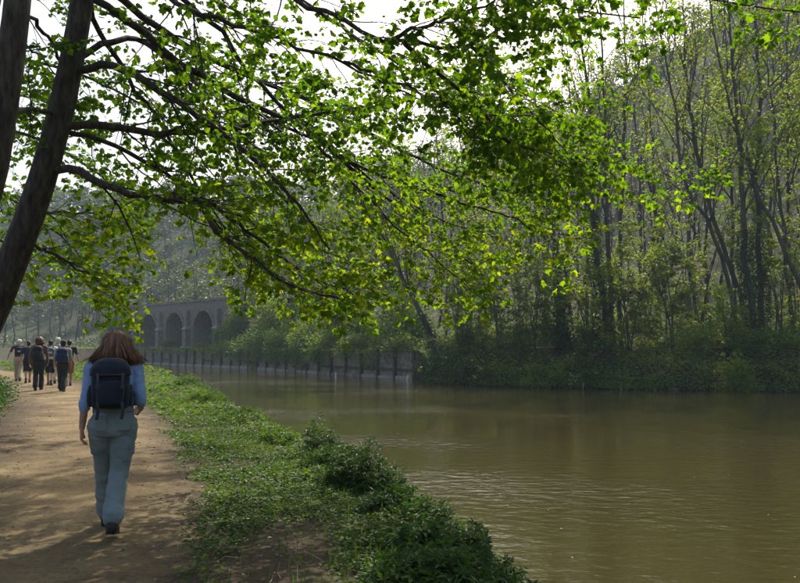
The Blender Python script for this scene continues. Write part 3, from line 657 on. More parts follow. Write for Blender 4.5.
for px, Y, top in ((350, 68, 12), (392, 62, 11), (300, 80, 13), (255, 92, 14), (410, 72, 17), (330, 86, 18), (270, 104, 18)):
    far_tree(px, Y, [(px - 2, 290), (px - 5, 250)], .17, top, L2, leafy=1.5, mat='leaf_mid', group=G2, n1=15, name='bushy_tree', t0=.18)

# ------------------------------------------------------------------ shrubs
def shrub(x, y, rx, ry, h, n, mat, label, name='shrub', lsize=(.10, .20), group=None, cat='shrub', tmpl=DIAMOND, z0=None, clumps=None, droop=.35, hang=0.0):
    zb = tz(x, y) if z0 is None else z0
    root = empty(name, (x, y, zb)); tag(root, label, cat, group)
    K = clumps or max(6, int(10 * rx * ry * h / 2) + 8); K = min(K, 60)
    u = nrm(rng.normal(size=(K, 3))); u[:, 2] = np.abs(u[:, 2]); rr = rng.uniform(.45, 1, K)[:, None]
    cc = np.array([x, y, zb + .15 * h]) + u * rr * np.array([rx, ry, h * .85])
    stems = []
    for c in cc[:min(K, 26)]:
        b = np.array([x + rng.normal(0, rx * .18), y + rng.normal(0, ry * .18), zb - .12]); mid = (b + c) / 2 + np.array([0, 0, .12 * h]) + rng.normal(0, .06 * h, 3)
        stems.append(resample(np.array([b, mid, c]), 5))
    m = MB(); tubes(m, np.array(stems), np.repeat(np.linspace(1, .3, 5)[None] * .012 * max(.5, h), len(stems), 0), 4); part(m, 'stems', M['twig'], root, kind='stuff')
    i = rng.integers(0, K, n); sg = .26 * np.array([rx, ry, h * .7]) * (6 / K) ** .33 * 1.25
    pos = cc[i] + rng.normal(size=(n, 3)) * sg
    if hang: pos[:, 2] -= hang * rng.random(n) ** 2 * (np.abs(pos[:, 1] - y) + np.abs(pos[:, 0] - x)) 
    pos[:, 2] = np.maximum(pos[:, 2], zb + .02 - hang)
    rn = np.clip(rng.random(K)[i] * .6 + rng.random(n) * .4, 0, 1)
    m = MB(); f = pos - np.array([x, y, zb]); f[:, 2] *= .4
    leaves(m, pos, rng.uniform(*lsize, n), tmpl, nrm(f + rng.normal(0, .5, f.shape)), tilt=.6, droop=droop, rnd=rn); part(m, 'foliage', M[mat], root, smooth=False, kind='stuff')
    return root
# behind the river wall, spilling over it
wn = np.array([0.80, 0.60])
for k, (i, off, rx, h, mt) in enumerate([(1, .8, 1.1, 1.4, 'leaf_mid'), (2, 2.4, 1.6, 2.8, 'leaf_bank'), (4, .7, 1.4, 1.6, 'leaf_bank'), (5, 2.6, 1.7, 3.4, 'leaf_mid'), (6, .6, 1.3, 1.8, 'leaf_bank'), (8, .7, 1.5, 2.3, 'leaf_bank'), (9, 3.0, 2.2, 4.4, 'leaf_mid'),
        (10, .6, 1.5, 2.0, 'leaf_bank'), (12, .7, 1.6, 2.4, 'leaf_bank'), (13, 3.0, 2.2, 4.0, 'leaf_spring'), (14, .7, 1.5, 1.6, 'leaf_bank'), (16, .8, 1.4, 1.3, 'leaf_mid'), (17, 2.6, 1.8, 3.0, 'leaf_bank'), (19, .9, 1.1, .8, 'leaf_bank'), (3, 3.4, 2.4, 4.6, 'leaf_bank'), (7, 4.0, 2.4, 5.2, 'leaf_bank'), (11, 4.0, 2.4, 5.0, 'leaf_bank')]):
    p = WP[min(i, ns)] + wn * off
    shrub(p[0], p[1], rx, rx, h, int(1000 * rx * h / 2) + 500, mt, {'leaf_mid': 'light green shrub leaning over the timber piled river wall', 'leaf_bank': 'dark tangled shrub leaning over the timber piled river wall', 'leaf_spring': 'yellow green shrub on the terrace behind the river wall'}[mt], group='shrubs along the river wall', lsize=(.12, .24), hang=.9 if off < 1.0 else 0)
for ax_, off, rx, h, nn_ in ((-.35, 1.2, 1.9, 4.6, 3600), (.15, 1.0, 1.2, 2.6, 1800), (2.0, .9, .8, 1.3, 700), (-1.2, 1.0, 2.2, 5.0, 3800), (3.55, .8, 1.0, 2.0, 900), (4.3, 1.0, 1.6, 4.0, 2400)):
    p = A0 + AE * (ax_ * BAY) + np.array([-AE[1], AE[0]]) * off
    shrub(p[0], p[1], rx, rx * .8, h, nn_, 'leaf_mid', 'green shrub growing against the foot of the arched wall', group='shrubs against the arched wall', lsize=(.16, .32))
# ivy mound at the foot of the leaning tree and the bright bush over the water
x0, y0 = (441 - 400) / 800 * 49.2, 49.0
shrub(x0, y0, 1.35, 1.2, 2.0, 2600, 'leaf_ivy', 'dark ivy mound round the foot of the leaning tree', name='ivy_mound', lsize=(.10, .2), hang=.5)
shrub(3.6, 47.2, 1.5, 1.1, 1.7, 2000, 'leaf_ivy', 'dark ivy bush beside the ivy mound at the water', name='ivy_mound', lsize=(.10, .2), hang=.5)
x0 = (735 - 400) / 800 * 41.0
shrub(x0 - .3, 40.1, .9, .7, 3.2, 4200, 'leaf_spring', 'bright feathery green bush trailing down to the water on the far bank', name='trailing_bush', lsize=(.12, .24), hang=1.2)
shrub((728 - 400) / 800 * 42.0, 42.2, 1.0, .8, 3.4, 1600, 'leaf_mid', 'soft green bush behind the trailing bush on the far bank', name='bush', lsize=(.12, .22))
for k in range(24):
    px = 450 + k * 15.5 + rng.normal(0, 3); Y = rng.choice([44.0, 46.0, 48.5, 51.5]) + (3.5 if px < 520 else 0) + rng.normal(0, .4) - (1.6 if px > 650 else 0); h = rng.uniform(.9, 2.0); rx = rng.uniform(1.0, 1.7); mt = rng.choice(['leaf_bank', 'leaf_bank', 'leaf_mid', 'leaf_ivy'])
    shrub((px - 400) / 800 * Y, Y, rx, rx * .8, h, int(800 * rx * h), mt, {'leaf_mid': 'light green bush among the undergrowth under the far bank trees', 'leaf_bank': 'tangled green bush among the undergrowth under the far bank trees', 'leaf_ivy': 'dark evergreen bush among the undergrowth under the far bank trees'}[mt], name='bush', group='bushes under the far bank trees', lsize=(.09, .19))
# understorey sprays on the far bank
def sapling(px, Y, h, rx, n, mat, label, group):
    x = (px - 400) / 800 * Y; zb = tz(x, Y); root = empty('sapling', (x, Y, zb)); tag(root, label, 'tree', group)
    K = 5; S = []
    for k in range(K):
        a = rng.random() * 6.283; e = np.array([x + math.cos(a) * rx * .8, Y + math.sin(a) * rx * .6, zb + h * rng.uniform(.7, 1)])
        S.append(resample(np.array([[x + rng.normal(0, .12), Y + rng.normal(0, .12), zb - .15], [x + math.cos(a) * rx * .25, Y + math.sin(a) * rx * .2, zb + h * .5], e]), 10, .04))
    S = np.array(S); SR = np.repeat(np.linspace(1, .2, 10)[None] * .05, K, 0)
    L, LR = grow(S, SR, 12, .06, 1, (45, 85), (1.0, 2.4), up=-.02, curve=-.03, npts=6, wob=.1, flat=.35, rfac=.5, rmin=.008)
    T, TR = grow(L, LR, 6, .15, 1, (30, 60), (.35, .9), up=-.03, npts=3, wob=.1, flat=.35, rfac=.6, rmin=.005)
    m = MB(); tubes(m, S, SR, 6); part(m, 'stems', M['bark_far'], root)
    m = MB(); tubes(m, L, LR, 4); tubes(m, T, TR, 3); part(m, 'twigs', M['bark_far'], root, kind='stuff')
    i = rng.integers(0, len(T), n); pos, tn = along(T, i, rng.uniform(.2, 1, n)); pos = pos + rng.normal(0, .07, pos.shape)
    m = MB(); leaves(m, pos, rng.uniform(.12, .24, n), DIAMOND, None, tilt=.35, droop=.35); part(m, 'foliage', M[mat], root, smooth=False, kind='stuff')
LS = 'leafy sapling with flat sprays of pale leaves on the far bank'; LS2 = 'leafy sapling with mid green sprays of leaves on the far bank'
for px, Y, h, rx, n, mt in [(630, 44.6, 6.5, 3.0, 2300, 'leaf_spring'), (672, 44.2, 7.5, 3.2, 2400, 'leaf_spring'), (590, 45.6, 5.5, 2.6, 1700, 'leaf_spring'), (535, 47.2, 6.0, 2.6, 2000, 'leaf_mid'), (500, 47.6, 7.5, 2.8, 2400, 'leaf_mid'),
                        (470, 50, 8.0, 2.8, 2200, 'leaf_mid'), (560, 48, 9.0, 2.6, 1500, 'leaf_spring'), (700, 46, 9.5, 3.0, 1800, 'leaf_spring'), (780, 45, 8.5, 3.0, 1800, 'leaf_spring'), (650, 50, 10.5, 3.0, 1700, 'leaf_spring'), (520, 52, 9.5, 3, 1800, 'leaf_mid'),
                        (800, 48, 12, 3.2, 1800, 'leaf_spring'), (745, 52, 13, 3.2, 1500, 'leaf_mid'), (690, 56, 15, 3.2, 1500, 'leaf_mid'), (455, 56, 9, 3, 2000, 'leaf_mid'), (600, 56, 9, 3, 1400, 'leaf_mid')]:
    sapling(px, Y, h, rx, int(n * 1.7), mt, LS if mt == 'leaf_spring' else LS2, 'saplings under the far bank trees')

# ------------------------------------------------------------------ uncountable greenery on the far side
def far_sample(n, s0, s1, x_rng, y_rng):
    out = []
    while sum(map(len, out)) < n:
        x = rng.uniform(*x_rng, n * 4); y = rng.uniform(*y_rng, n * 4); s, _ = sdist(FAR, x, y); k = (s > s0) & (s < s1)
        out.append(np.stack([x[k], y[k], s[k]], 1))
    return np.concatenate(out)[:n]
# bank undergrowth, natural bank part (x > 1)
q = far_sample(95000, -.7, 17, (1.2, 40), (33, 72))
lump = fbm(q[:, 0] * .55 + 3, q[:, 1] * .55, 3); hgt = np.clip((lump - .25) * 3.4, .15, 2.4) * (1 - .45 * smooth01((q[:, 2] - 5) / 8))
keep = rng.random(len(q)) < np.where(q[:, 2] < 4, 1, .6); q = q[keep]; hgt = hgt[keep]
zb = terrain(q[:, 0], q[:, 1]); zz = np.maximum(zb, WATER + .05) + hgt * rng.random(len(q)) ** .6
zz = np.where(q[:, 2] < .3, np.maximum(zz * .6 + .2, WATER + .08), zz)
m = MB(); leaves(m, np.stack([q[:, 0], q[:, 1], zz], 1), rng.uniform(.09, .21, len(q)), DIAMOND, None, tilt=.7, droop=.4)
tag(m.build('bank_undergrowth', M['leaf_bank']), 'dark green brambles and ivy covering the wooded far bank', 'undergrowth', kind='stuff')
q = far_sample(26000, -1.3, .8, (1.6, 40), (33, 56)); jf_ = (fbm(q[:, 0] * .6 + 9, q[:, 1] * .6) - .45) * 1.1; sF_ = q[:, 2] + jf_
k = sF_ > -.75 - .3 * rng.random(len(q)); q = q[k]; sF_ = sF_[k]; topz = WATER + .25 + np.clip(sF_ + .9, 0, 1.6) * .95 + .5 * (fbm(q[:, 0] * 1.2, q[:, 1] * 1.2 + 4) - .4)
zz = WATER + .04 + (topz - WATER) * rng.random(len(q)) ** .7
m = MB(); leaves(m, np.stack([q[:, 0], q[:, 1], zz], 1), rng.uniform(.09, .2, len(q)), DIAMOND, None, tilt=.7, droop=.6)
tag(m.build('waterside_fringe', M['leaf_bank']), 'green fringe of ivy and grasses hanging to the water along the far bank', 'undergrowth', kind='stuff')
# terrace greenery
q = far_sample(16000, .45, 9, (-60, 3), (48, 125)); zb = terrain(q[:, 0], q[:, 1]); lump = fbm(q[:, 0] * .5, q[:, 1] * .5 + 7); hgt = np.clip((lump - .3) * 2.2, .1, 1.3)
fr = (q[:, 0] - A0[0]) * -AE[1] + (q[:, 1] - A0[1]) * AE[0]; hgt = np.where((q[:, 1] > 82), hgt * .35, hgt)
m = MB(); leaves(m, np.stack([q[:, 0], q[:, 1], zb + hgt * rng.random(len(q))], 1), rng.uniform(.12, .26, len(q)), DIAMOND, None, tilt=.7)
tag(m.build('terrace_undergrowth', M['leaf_mid']), 'low rough greenery along the terrace above the river wall', 'undergrowth', kind='stuff')
# hillside wood
nt_ = 2300
q = far_sample(nt_, 13, 120, (-330, 130), (46, 300)); zb = terrain(q[:, 0], q[:, 1]); far = np.clip(np.hypot(q[:, 0], q[:, 1]) / 100, .6, 3)
H = rng.uniform(6.5, 12.5, nt_) * np.where(q[:, 2] > 60, .7, 1)
base = np.stack([q[:, 0], q[:, 1], zb - .3], 1); topp = base + np.stack([rng.normal(0, .8, nt_), rng.normal(0, .8, nt_), H], 1)
P = base[:, None] + (topp - base)[:, None] * np.linspace(0, 1, 5)[None, :, None]; P[:, 1:-1] += rng.normal(0, .18, (nt_, 3, 3)); R = .13 * np.linspace(1, .2, 5)[None] * rng.uniform(.7, 1.3, nt_)[:, None]
m = MB(); tubes(m, P, R, 4)
L, LR = grow(P, R, 8, .3, .98, (25, 55), (1.8, 4.2), up=.25, npts=4, rfac=.5, rmin=.025); tubes(m, L, LR, 3)
L2_, L2R = grow(L, LR, 3, .3, 1, (25, 55), (.8, 1.8), up=.1, npts=3, rfac=.5, rmin=.018); tubes(m, L2_, L2R, 3)
tag(m.build('hillside_wood_branches', M['bark_hill']), 'massed grey brown trunks and branches of the hillside wood', 'woodland', kind='stuff')
dens = rng.beta(1.2, 1.6, nt_); ii = np.repeat(np.arange(len(L2_)), rng.poisson(np.where(q[(np.arange(len(L2_)) // 24), 0] > 0, 5.0, 11.0) * dens[(np.arange(len(L2_)) // 24)], len(L2_)))
pos, tn = along(L2_, ii, rng.uniform(.1, 1, len(ii))); pos = pos + rng.normal(0, .35, pos.shape)
ds = np.clip(np.hypot(pos[:, 0], pos[:, 1]) / 110, .55, 2.2)
m = MB(); leaves(m, pos, rng.uniform(.25, .5, len(pos)) * ds, DIAMOND, None, tilt=.7)
tag(m.build('hillside_wood_foliage', M['leaf_hill']), 'massed spring foliage of the hazy hillside wood', 'woodland', kind='stuff')
q = far_sample(130000, 8, 105, (-260, 90), (46, 250)); zb = terrain(q[:, 0], q[:, 1]); lump = fbm(q[:, 0] * .12 + 20, q[:, 1] * .12); k = lump > np.where(q[:, 0] < -8, .33, .38) + .10 * rng.random(len(q)); q = q[k]; zb = zb[k]; lump = lump[k]
ds = np.clip(np.hypot(q[:, 0], q[:, 1]) / 90, .6, 2.5)
m = MB(); leaves(m, np.stack([q[:, 0], q[:, 1], zb + rng.random(len(q)) * (lump - .35) * 7 * .7], 1), rng.uniform(.2, .42, len(q)) * ds, DIAMOND, None, tilt=.7)
tag(m.build('hillside_scrub', M['leaf_hill']), 'low scrub scattered over the earthy hillside', 'undergrowth', kind='stuff')
# ivy curtains hanging down the river wall
P_ = []
for i in range(ns):
    a, b = WP[i], WP[i + 1]; dens_ = [0, .2, .5, .25, .15, .5, .9, 1, 1, .9, 1, .8, .9, .6, .5, .3, .5, .3, .2, .2][min(i, 19)] if i < 26 else .15
    n_ = int(420 * dens_); t = rng.random(n_); e = nrm(b - a); out_ = np.array([-e[1], e[0]])
    hang_ = (.35 + 1.5 * fbm(t * 2.2 + i * 2.2, np.full(n_, 3.3), 2)) * dens_ ** .5; zz = 1.25 - rng.random(n_) ** 1.3 * hang_ * 1.7
    xy = a[None] + (b - a)[None] * t[:, None] + out_[None] * (rng.uniform(.06, .42, n_))[:, None]; P_.append(np.c_[xy, np.maximum(zz, WATER + .15)])
P_ = np.concatenate(P_)
m = MB(); leaves(m, P_, rng.uniform(.12, .26, len(P_)), DIAMOND, None, tilt=.8, droop=.9)
tag(m.build('wall_ivy', M['leaf_bank']), 'ivy and brambles trailing down the timber piled river wall', 'ivy', kind='stuff')
#PART3
# ------------------------------------------------------------------ people
def fabric(name, c0, c1, scale=7, rough=.85, stretch=(1, 1, .6), bump=.5, bdist=.012):
    return solid(name, [(.3, c0), (.7, c1)], scale=scale, rough=rough, bump=bump, bdist=bdist, stretch=stretch, sheen=.15, spec=.2)
M['skin'] = solid('skin', [(.3, (.40, .22, .15)), (.7, (.50, .29, .20))], scale=9, rough=.55, bump=.1, bdist=.003)
M['hair_brown'] = solid('hair_brown', [(.3, (.025, .009, .004)), (.55, (.065, .024, .010)), (.8, (.12, .05, .02))], scale=26, stretch=(1, 1, .12), rough=.4, bump=.6, bdist=.006, spec=.4)
M['hair_strand'] = solid('hair_strand', [(.3, (.07, .022, .008)), (.5, (.17, .065, .022)), (.75, (.36, .16, .06))], scale=40, stretch=(1, 1, .1), rough=.35, bump=0, spec=.6)  # brighter than the hair below: orange rim light put into the strand colour
M['hair_dark'] = solid('hair_dark', [(.3, (.010, .008, .007)), (.7, (.03, .022, .016))], scale=26, stretch=(1, 1, .15), rough=.5, bump=.4)
M['hair_red'] = solid('hair_red', [(.3, (.05, .016, .007)), (.7, (.15, .055, .022))], scale=22, stretch=(1, 1, .4), rough=.55, bump=.6)
M['hair_grey'] = solid('hair_grey', [(.3, (.35, .33, .31)), (.7, (.62, .60, .57))], scale=22, rough=.6, bump=.3)
M['eye'] = solid('eye', [(.3, (.02, .015, .01)), (.7, (.05, .035, .02))], scale=5, rough=.2, bump=0)
M['blue_shirt'] = fabric('blue_shirt', (.20, .31, .52), (.28, .40, .62))
M['grey_trousers'] = fabric('grey_trousers', (.15, .19, .20), (.23, .275, .285))
M['boot'] = solid('boot', [(.3, (.010, .009, .009)), (.7, (.03, .027, .024))], scale=12, rough=.6, bump=.4)
M['sole'] = solid('sole', [(.3, (.02, .02, .02)), (.7, (.06, .055, .05))], scale=12, rough=.8, bump=.4)
M['pack_navy'] = fabric('pack_navy', (.006, .009, .018), (.016, .022, .040), scale=9, rough=.7)
M['pack_black'] = fabric('pack_black', (.006, .006, .007), (.02, .02, .022), scale=9, rough=.7)
M['pack_blue'] = fabric('pack_blue', (.008, .014, .05), (.02, .035, .10), scale=9, rough=.7)
M['pack_grey'] = fabric('pack_grey', (.07, .085, .085), (.14, .16, .16), scale=9, rough=.7)
M['webbing'] = fabric('webbing', (.03, .032, .036), (.075, .078, .085), scale=20)
M['buckle'] = solid('buckle', [(.3, (.02, .02, .02)), (.7, (.05, .05, .05))], scale=8, rough=.4, bump=0)
M['reflect'] = solid('reflect', [(.3, (.35, .36, .38)), (.7, (.55, .56, .58))], scale=8, rough=.5, bump=0)
for nm, a, b in (('maroon', (.085, .015, .018), (.14, .03, .03)), ('beige', (.36, .30, .21), (.47, .41, .30)), ('black_cloth', (.008, .008, .010), (.025, .024, .026)), ('dark_blue', (.012, .016, .034), (.03, .036, .06)),
                 ('brown_top', (.10, .055, .045), (.17, .095, .075)), ('pale_grey', (.42, .44, .43), (.55, .57, .56)), ('white_cloth', (.66, .66, .63), (.78, .78, .75)), ('sage', (.20, .24, .20), (.30, .34, .28)), ('dark_green', (.02, .03, .022), (.04, .055, .04)), ('rust', (.22, .09, .05), (.32, .15, .09))):
    M[nm] = fabric(nm, a, b)

def ball(mb_, c, r, n=12):
    c = np.array(c, float); r = np.broadcast_to(np.array(r, float), (3,)); th = np.linspace(0, math.pi, n // 2 + 1); ph = np.arange(n) * 2 * math.pi / n
    V = np.array([(math.sin(t) * math.cos(p), math.sin(t) * math.sin(p), math.cos(t)) for t in th[1:-1] for p in ph] + [(0, 0, 1), (0, 0, -1)]) * r + c
    k = len(th) - 2; F4 = []; F3 = []
    for i in range(k - 1):
        for j in range(n): F4.append([i*n+j, (i+1)*n+j, (i+1)*n+(j+1)%n, i*n+(j+1)%n])
    for j in range(n): F3 += [[k*n, j, (j+1)%n], [k*n+1, (k-1)*n+(j+1)%n, (k-1)*n+j]]
    o = mb_.n; mb_.add(V, F4); mb_.f.append(np.array(F3) + o)
def limb(mb_, pts, radii, n=12, m_=None):
    pts = np.array(pts, float); K = m_ or (len(pts) * 4); Q = resample(np.c_[pts, np.array(radii, float)], K) if len(pts) > 2 else np.linspace(np.r_[pts[0], radii[0]], np.r_[pts[1], radii[1]], K)
    tubes(mb_, Q[None, :, :3], np.maximum(Q[None, :, 3], .003), n)
    ball(mb_, Q[0, :3], Q[0, 3] * .995); ball(mb_, Q[-1, :3], Q[-1, 3] * .995)
def loft(mb_, rings, n=24, p=2.3):
    rings = np.array(rings, float); K = len(rings) * 3; d = np.linspace(0, 1, len(rings)); q = np.linspace(0, 1, K)
    Q = np.stack([np.interp(q, d, rings[:, j]) for j in range(5)], 1)
    ker = np.array([.25, .5, .25])
    for j in (3, 4): Q[1:-1, j] = np.convolve(Q[:, j], ker, 'valid')
    a = np.arange(n) * 2 * math.pi / n; ca, sa = np.cos(a), np.sin(a); ex = np.sign(ca) * np.abs(ca) ** (2 / p); ey = np.sign(sa) * np.abs(sa) ** (2 / p)
    V = np.stack([Q[:, 0:1] + Q[:, 3:4] * ex, Q[:, 1:2] + Q[:, 4:5] * ey, np.repeat(Q[:, 2:3], n, 1)], -1)
    idx = np.arange(K * n).reshape(K, n); A = idx[:-1]; B = idx[1:]; o = mb_.n
    mb_.add(V.reshape(-1, 3), np.stack([A, np.roll(A, -1, 1), np.roll(B, -1, 1), B], -1).reshape(-1, 4))
    mb_.f.append(np.array([idx[0, ::-1], idx[-1]]) + o)
def organic(mb_, name, mat, parent, voxel=.008, smooth=4, wrinkle=0.0, wf=(9, 14), seed=0.0, cut=None):
    src = bpy.data.objects.new('tmp', mb_.mesh('tmp')); C.objects.link(src)
    r = src.modifiers.new('r', 'REMESH'); r.mode = 'VOXEL'; r.voxel_size = voxel; r.use_smooth_shade = True
    if smooth: s = src.modifiers.new('s', 'SMOOTH'); s.factor = .5; s.iterations = smooth
    dg = bpy.context.evaluated_depsgraph_get(); me = bpy.data.meshes.new_from_object(src.evaluated_get(dg)); me.name = name
    old = src.data; bpy.data.objects.remove(src); bpy.data.meshes.remove(old)
    nv = len(me.vertices); co = np.empty(nv * 3, np.float32); me.vertices.foreach_get('co', co); co = co.reshape(-1, 3)
    if wrinkle:
        no = np.empty(nv * 3, np.float32); me.vertex_normals.foreach_get('vector', no); no = no.reshape(-1, 3)
        dsp = fbm(co[:, 0] * wf[0] + co[:, 1] * wf[0] * .8 + seed, co[:, 2] * wf[1] + co[:, 0] * 5 + seed * 2, 3) - .44
        me.vertices.foreach_set('co', (co + no * (dsp * wrinkle * 2)[:, None]).astype(np.float32).ravel())
    for p_ in me.polygons: p_.use_smooth = True
    me.materials.clear(); me.materials.append(mat)
    o = bpy.data.objects.new(name, me); C.objects.link(o); o.parent = parent; me.update(); return o
def simple(mb_, name, mat, parent, smooth=True):
    o = mb_.build(name, mat, None, smooth); o.parent = parent; return o

DEF = dict(hip=.90, kneeR=(.075, .03, .49), ankR=(.055, -.20, .12), toeR=(.07, -.04, .035), kneeL=(-.075, .17, .50), ankL=(-.06, .30, .085), toeL=(-.075, .47, .05),
           shR=(.185, 0, 1.36), elR=(.245, .02, 1.08), wrR=(.25, .12, .86), haR=(0, .25, -1), shL=(-.185, 0, 1.36), elL=(-.245, -.05, 1.09), wrL=(-.255, .0, .85), haL=(0, .1, -1), head=(0, .03, 1.545), lean=.02)
MIR = dict(DEF); 
for a_, b_ in (('knee', 'knee'), ('ank', 'ank'), ('toe', 'toe')):
    MIR[a_ + 'R'] = (-DEF[a_ + 'L'][0], *DEF[a_ + 'L'][1:]); MIR[a_ + 'L'] = (-DEF[a_ + 'R'][0], *DEF[a_ + 'R'][1:])
def hand(mb_, w_, d, side, s):
    w_ = np.array(w_, float); d = nrm(np.array(d, float)); n_ = nrm(np.cross(d, [0, 1, 0]) + 1e-6)   # palm faces the thigh
    s_ = nrm(np.cross(n_, d)); curl = n_ * side * -1.0
    for i, (ln, off) in enumerate(((.068, .033), (.078, .0115), (.073, -.0105), (.056, -.032))):
        k = w_ + d * (.085 - .004 * abs(i - 1)) + s_ * off
        limb(mb_, [w_ + s_ * off * .6 + d * .01, k], [.015, .0125], 8, 5)
        j1 = k + (d * .85 + curl * .35) * ln * .45; j2 = j1 + (d * .65 + curl * .7) * ln * .33; j3 = j2 + (d * .35 + curl * .9) * ln * .25
        limb(mb_, [k, j1, j2, j3], [.0105, .0095, .0085, .0075], 8, 8)
    b = w_ + d * .025 + s_ * .028; limb(mb_, [b, b + d * .035 + s_ * .026 + curl * .008, b + d * .068 + s_ * .030 + curl * .022], [.0135, .0115, .009], 8, 8)

def person(loc, yaw, height, pose, label, top, bottom, boots, hair, sleeve=.62, shorts=False, detail=False, hips=1.0, seed=0., group=None, hat=None, topmat=None):
    Q = dict(DEF); Q.update(pose); k = height / 1.655
    root = empty('person', loc, yaw); root.scale = (k, k, k); tag(root, label, 'person', group)
    vx = .0065 if detail else .012; L = lambda a, b, t: np.array(a) + (np.array(b) - np.array(a)) * t
    hx = .088; hip = {'R': np.array([hx, 0, Q['hip']]), 'L': np.array([-hx, 0, Q['hip']])}
    hc = np.array(Q['head'])
    # --- the body, one skin
    b = MB()
    ball(b, hc, (.074, .092, .108), 20); ball(b, hc + [0, .032, -.058], (.052, .055, .058), 14)
    ball(b, hc + [0, .098, -.012], (.011, .016, .022), 8); ball(b, hc + [0, .090, .018], (.045, .016, .012), 8); ball(b, hc + [0, .084, -.060], (.022, .012, .010), 8)
    for s in (-1, 1): ball(b, hc + [s * .077, .0, -.012], (.010, .020, .030), 8)
    limb(b, [[0, .0, 1.36], [hc[0] * .5, .012, 1.43], hc + [0, -.012, -.06]], [.062, .055, .052])
    loft(b, [(0, 0, .86, .14, .095), (0, 0, .95, .15, .095), (0, .0, 1.05, .12, .085), (0, .0, 1.2, .135, .095), (0, 0, 1.32, .15, .085), (0, 0, 1.39, .09, .06)])
    for s, sg in (('R', 1), ('L', -1)):
        limb(b, [Q['sh' + s], L(Q['sh' + s], Q['el' + s], .5), L(Q['el' + s], np.array(Q['sh' + s]) * .5 + np.array(Q['wr' + s]) * .5, .12), L(Q['el' + s], Q['wr' + s], .5), Q['wr' + s]], [.042, .036, .030, .031, .024], 12, 18); hand(b, Q['wr' + s], Q['ha' + s], sg, s)
        limb(b, [hip[s], Q['knee' + s], L(Q['knee' + s], Q['ank' + s], .35), Q['ank' + s]], [.078, .052, .052, .036], 12, 18)
        a = np.array(Q['ank' + s]); t = np.array(Q['toe' + s]); limb(b, [a, L(a, t, .5) - [0, 0, .01], t], [.036, .034, .026], 10)
    organic(b, 'body', M['skin'], root, vx, 3)
    for s in (-1, 1):
        m = MB(); ball(m, hc + [s * .031, .083, .002], .011, 8); simple(m, 'eye', M['eye'], root)
    # --- top
    c = MB(); tm = topmat or M[top]
    loft(c, [(0, 0, .955, .164 * hips, .121), (0, 0, 1.0, .162 * hips, .118), (0, 0, 1.08, .155, .112), (0, .0, 1.2, .165, .122), (0, 0, 1.31, .165, .112), (0, -.003, 1.375, .115, .085), (0, .0, 1.41, .075, .062)])
    for s in 'RL':
        sh, el, wr = (np.array(Q[x + s]) for x in ('sh', 'el', 'wr'))
        inner = L([0, 0, 1.34], sh, .55)
        if sleeve > .5: limb(c, [inner, sh, L(sh, el, .5), el, L(el, wr, (sleeve - .5) * 2)], [.070, .060, .053, .048, .046], 14, 22)
        else: limb(c, [inner, sh, L(sh, el, sleeve * 2)], [.070, .060, .056], 14, 14)
    o = organic(c, 'shirt', tm, root, vx, 3 if detail else 5, .013 if detail else .012, (11, 22) if detail else (9, 14), seed=seed)
    # --- bottom
    c = MB()
    loft(c, [(0, 0, .80, .165 * hips, .12), (0, -.008, .86, .186 * hips, .135), (0, -.008, .93, .18 * hips, .128), (0, 0, 1.0, .152 * hips, .112), (0, 0, 1.03, .148 * hips, .11)])
    for s, sg in (('R', 1), ('L', -1)):
        kn, an = np.array(Q['knee' + s]), np.array(Q['ank' + s])
        hp = hip[s] + [sg * .004, -.01, -.03]
        if shorts: limb(c, [hp, L(hp, kn, .5), L(hp, kn, .93)], [.105, .10, .096], 16, 14)
        else: limb(c, [hp, L(hp, kn, .45), kn, L(kn, an, .5), L(kn, an, .93)], [.106, .094, .080, .078, .084], 16, 26)
    organic(c, 'shorts' if shorts else 'trousers', M[bottom], root, vx, 2 if detail else 4, .012 if detail else .016, (9, 17) if detail else (7, 11), seed + 3)
    # --- boots
    for s in 'RL':
        a = np.array(Q['ank' + s]); t = np.array(Q['toe' + s]); f = nrm((t - a) * [1, 1, 0]); dz = t[2] - .035
        c = MB(); heel = a - f * .045 + [0, 0, -.055]; tt = t + f * .02
        limb(c, [a + [0, 0, .055], a, heel + [0, 0, .01]], [.046, .046, .042], 12); limb(c, [heel, L(heel, tt, .45) + [0, 0, .012], L(heel, tt, .75) + [0, 0, .004], tt], [.042, .050, .046, .034], 12)
        bo = organic(c, 'boot', M[boots], root, vx, 3)
        c = MB(); hs = heel - [0, 0, .03]; ts = tt - [0, 0, .022]
        for p0, p1, r0, r1 in ((hs, L(hs, ts, .4), .040, .036), (L(hs, ts, .4), L(hs, ts, .8), .036, .045), (L(hs, ts, .8), ts, .045, .034)):
            s_ = np.array([-f[1], f[0], 0]); V = []
            for p_, r_ in ((p0, r0), (p1, r1)):
                for z_ in (-.012, .012): V += [p_ + s_ * r_ + [0, 0, z_], p_ - s_ * r_ + [0, 0, z_]]
            c.add(V, [[0, 1, 5, 4], [2, 6, 7, 3], [0, 4, 6, 2], [1, 3, 7, 5], [0, 2, 3, 1], [4, 5, 7, 6]])
        so = simple(c, 'sole', M['sole'], bo, False)
    # --- hair / hat
    hm = M[hair[1]]; c = MB()
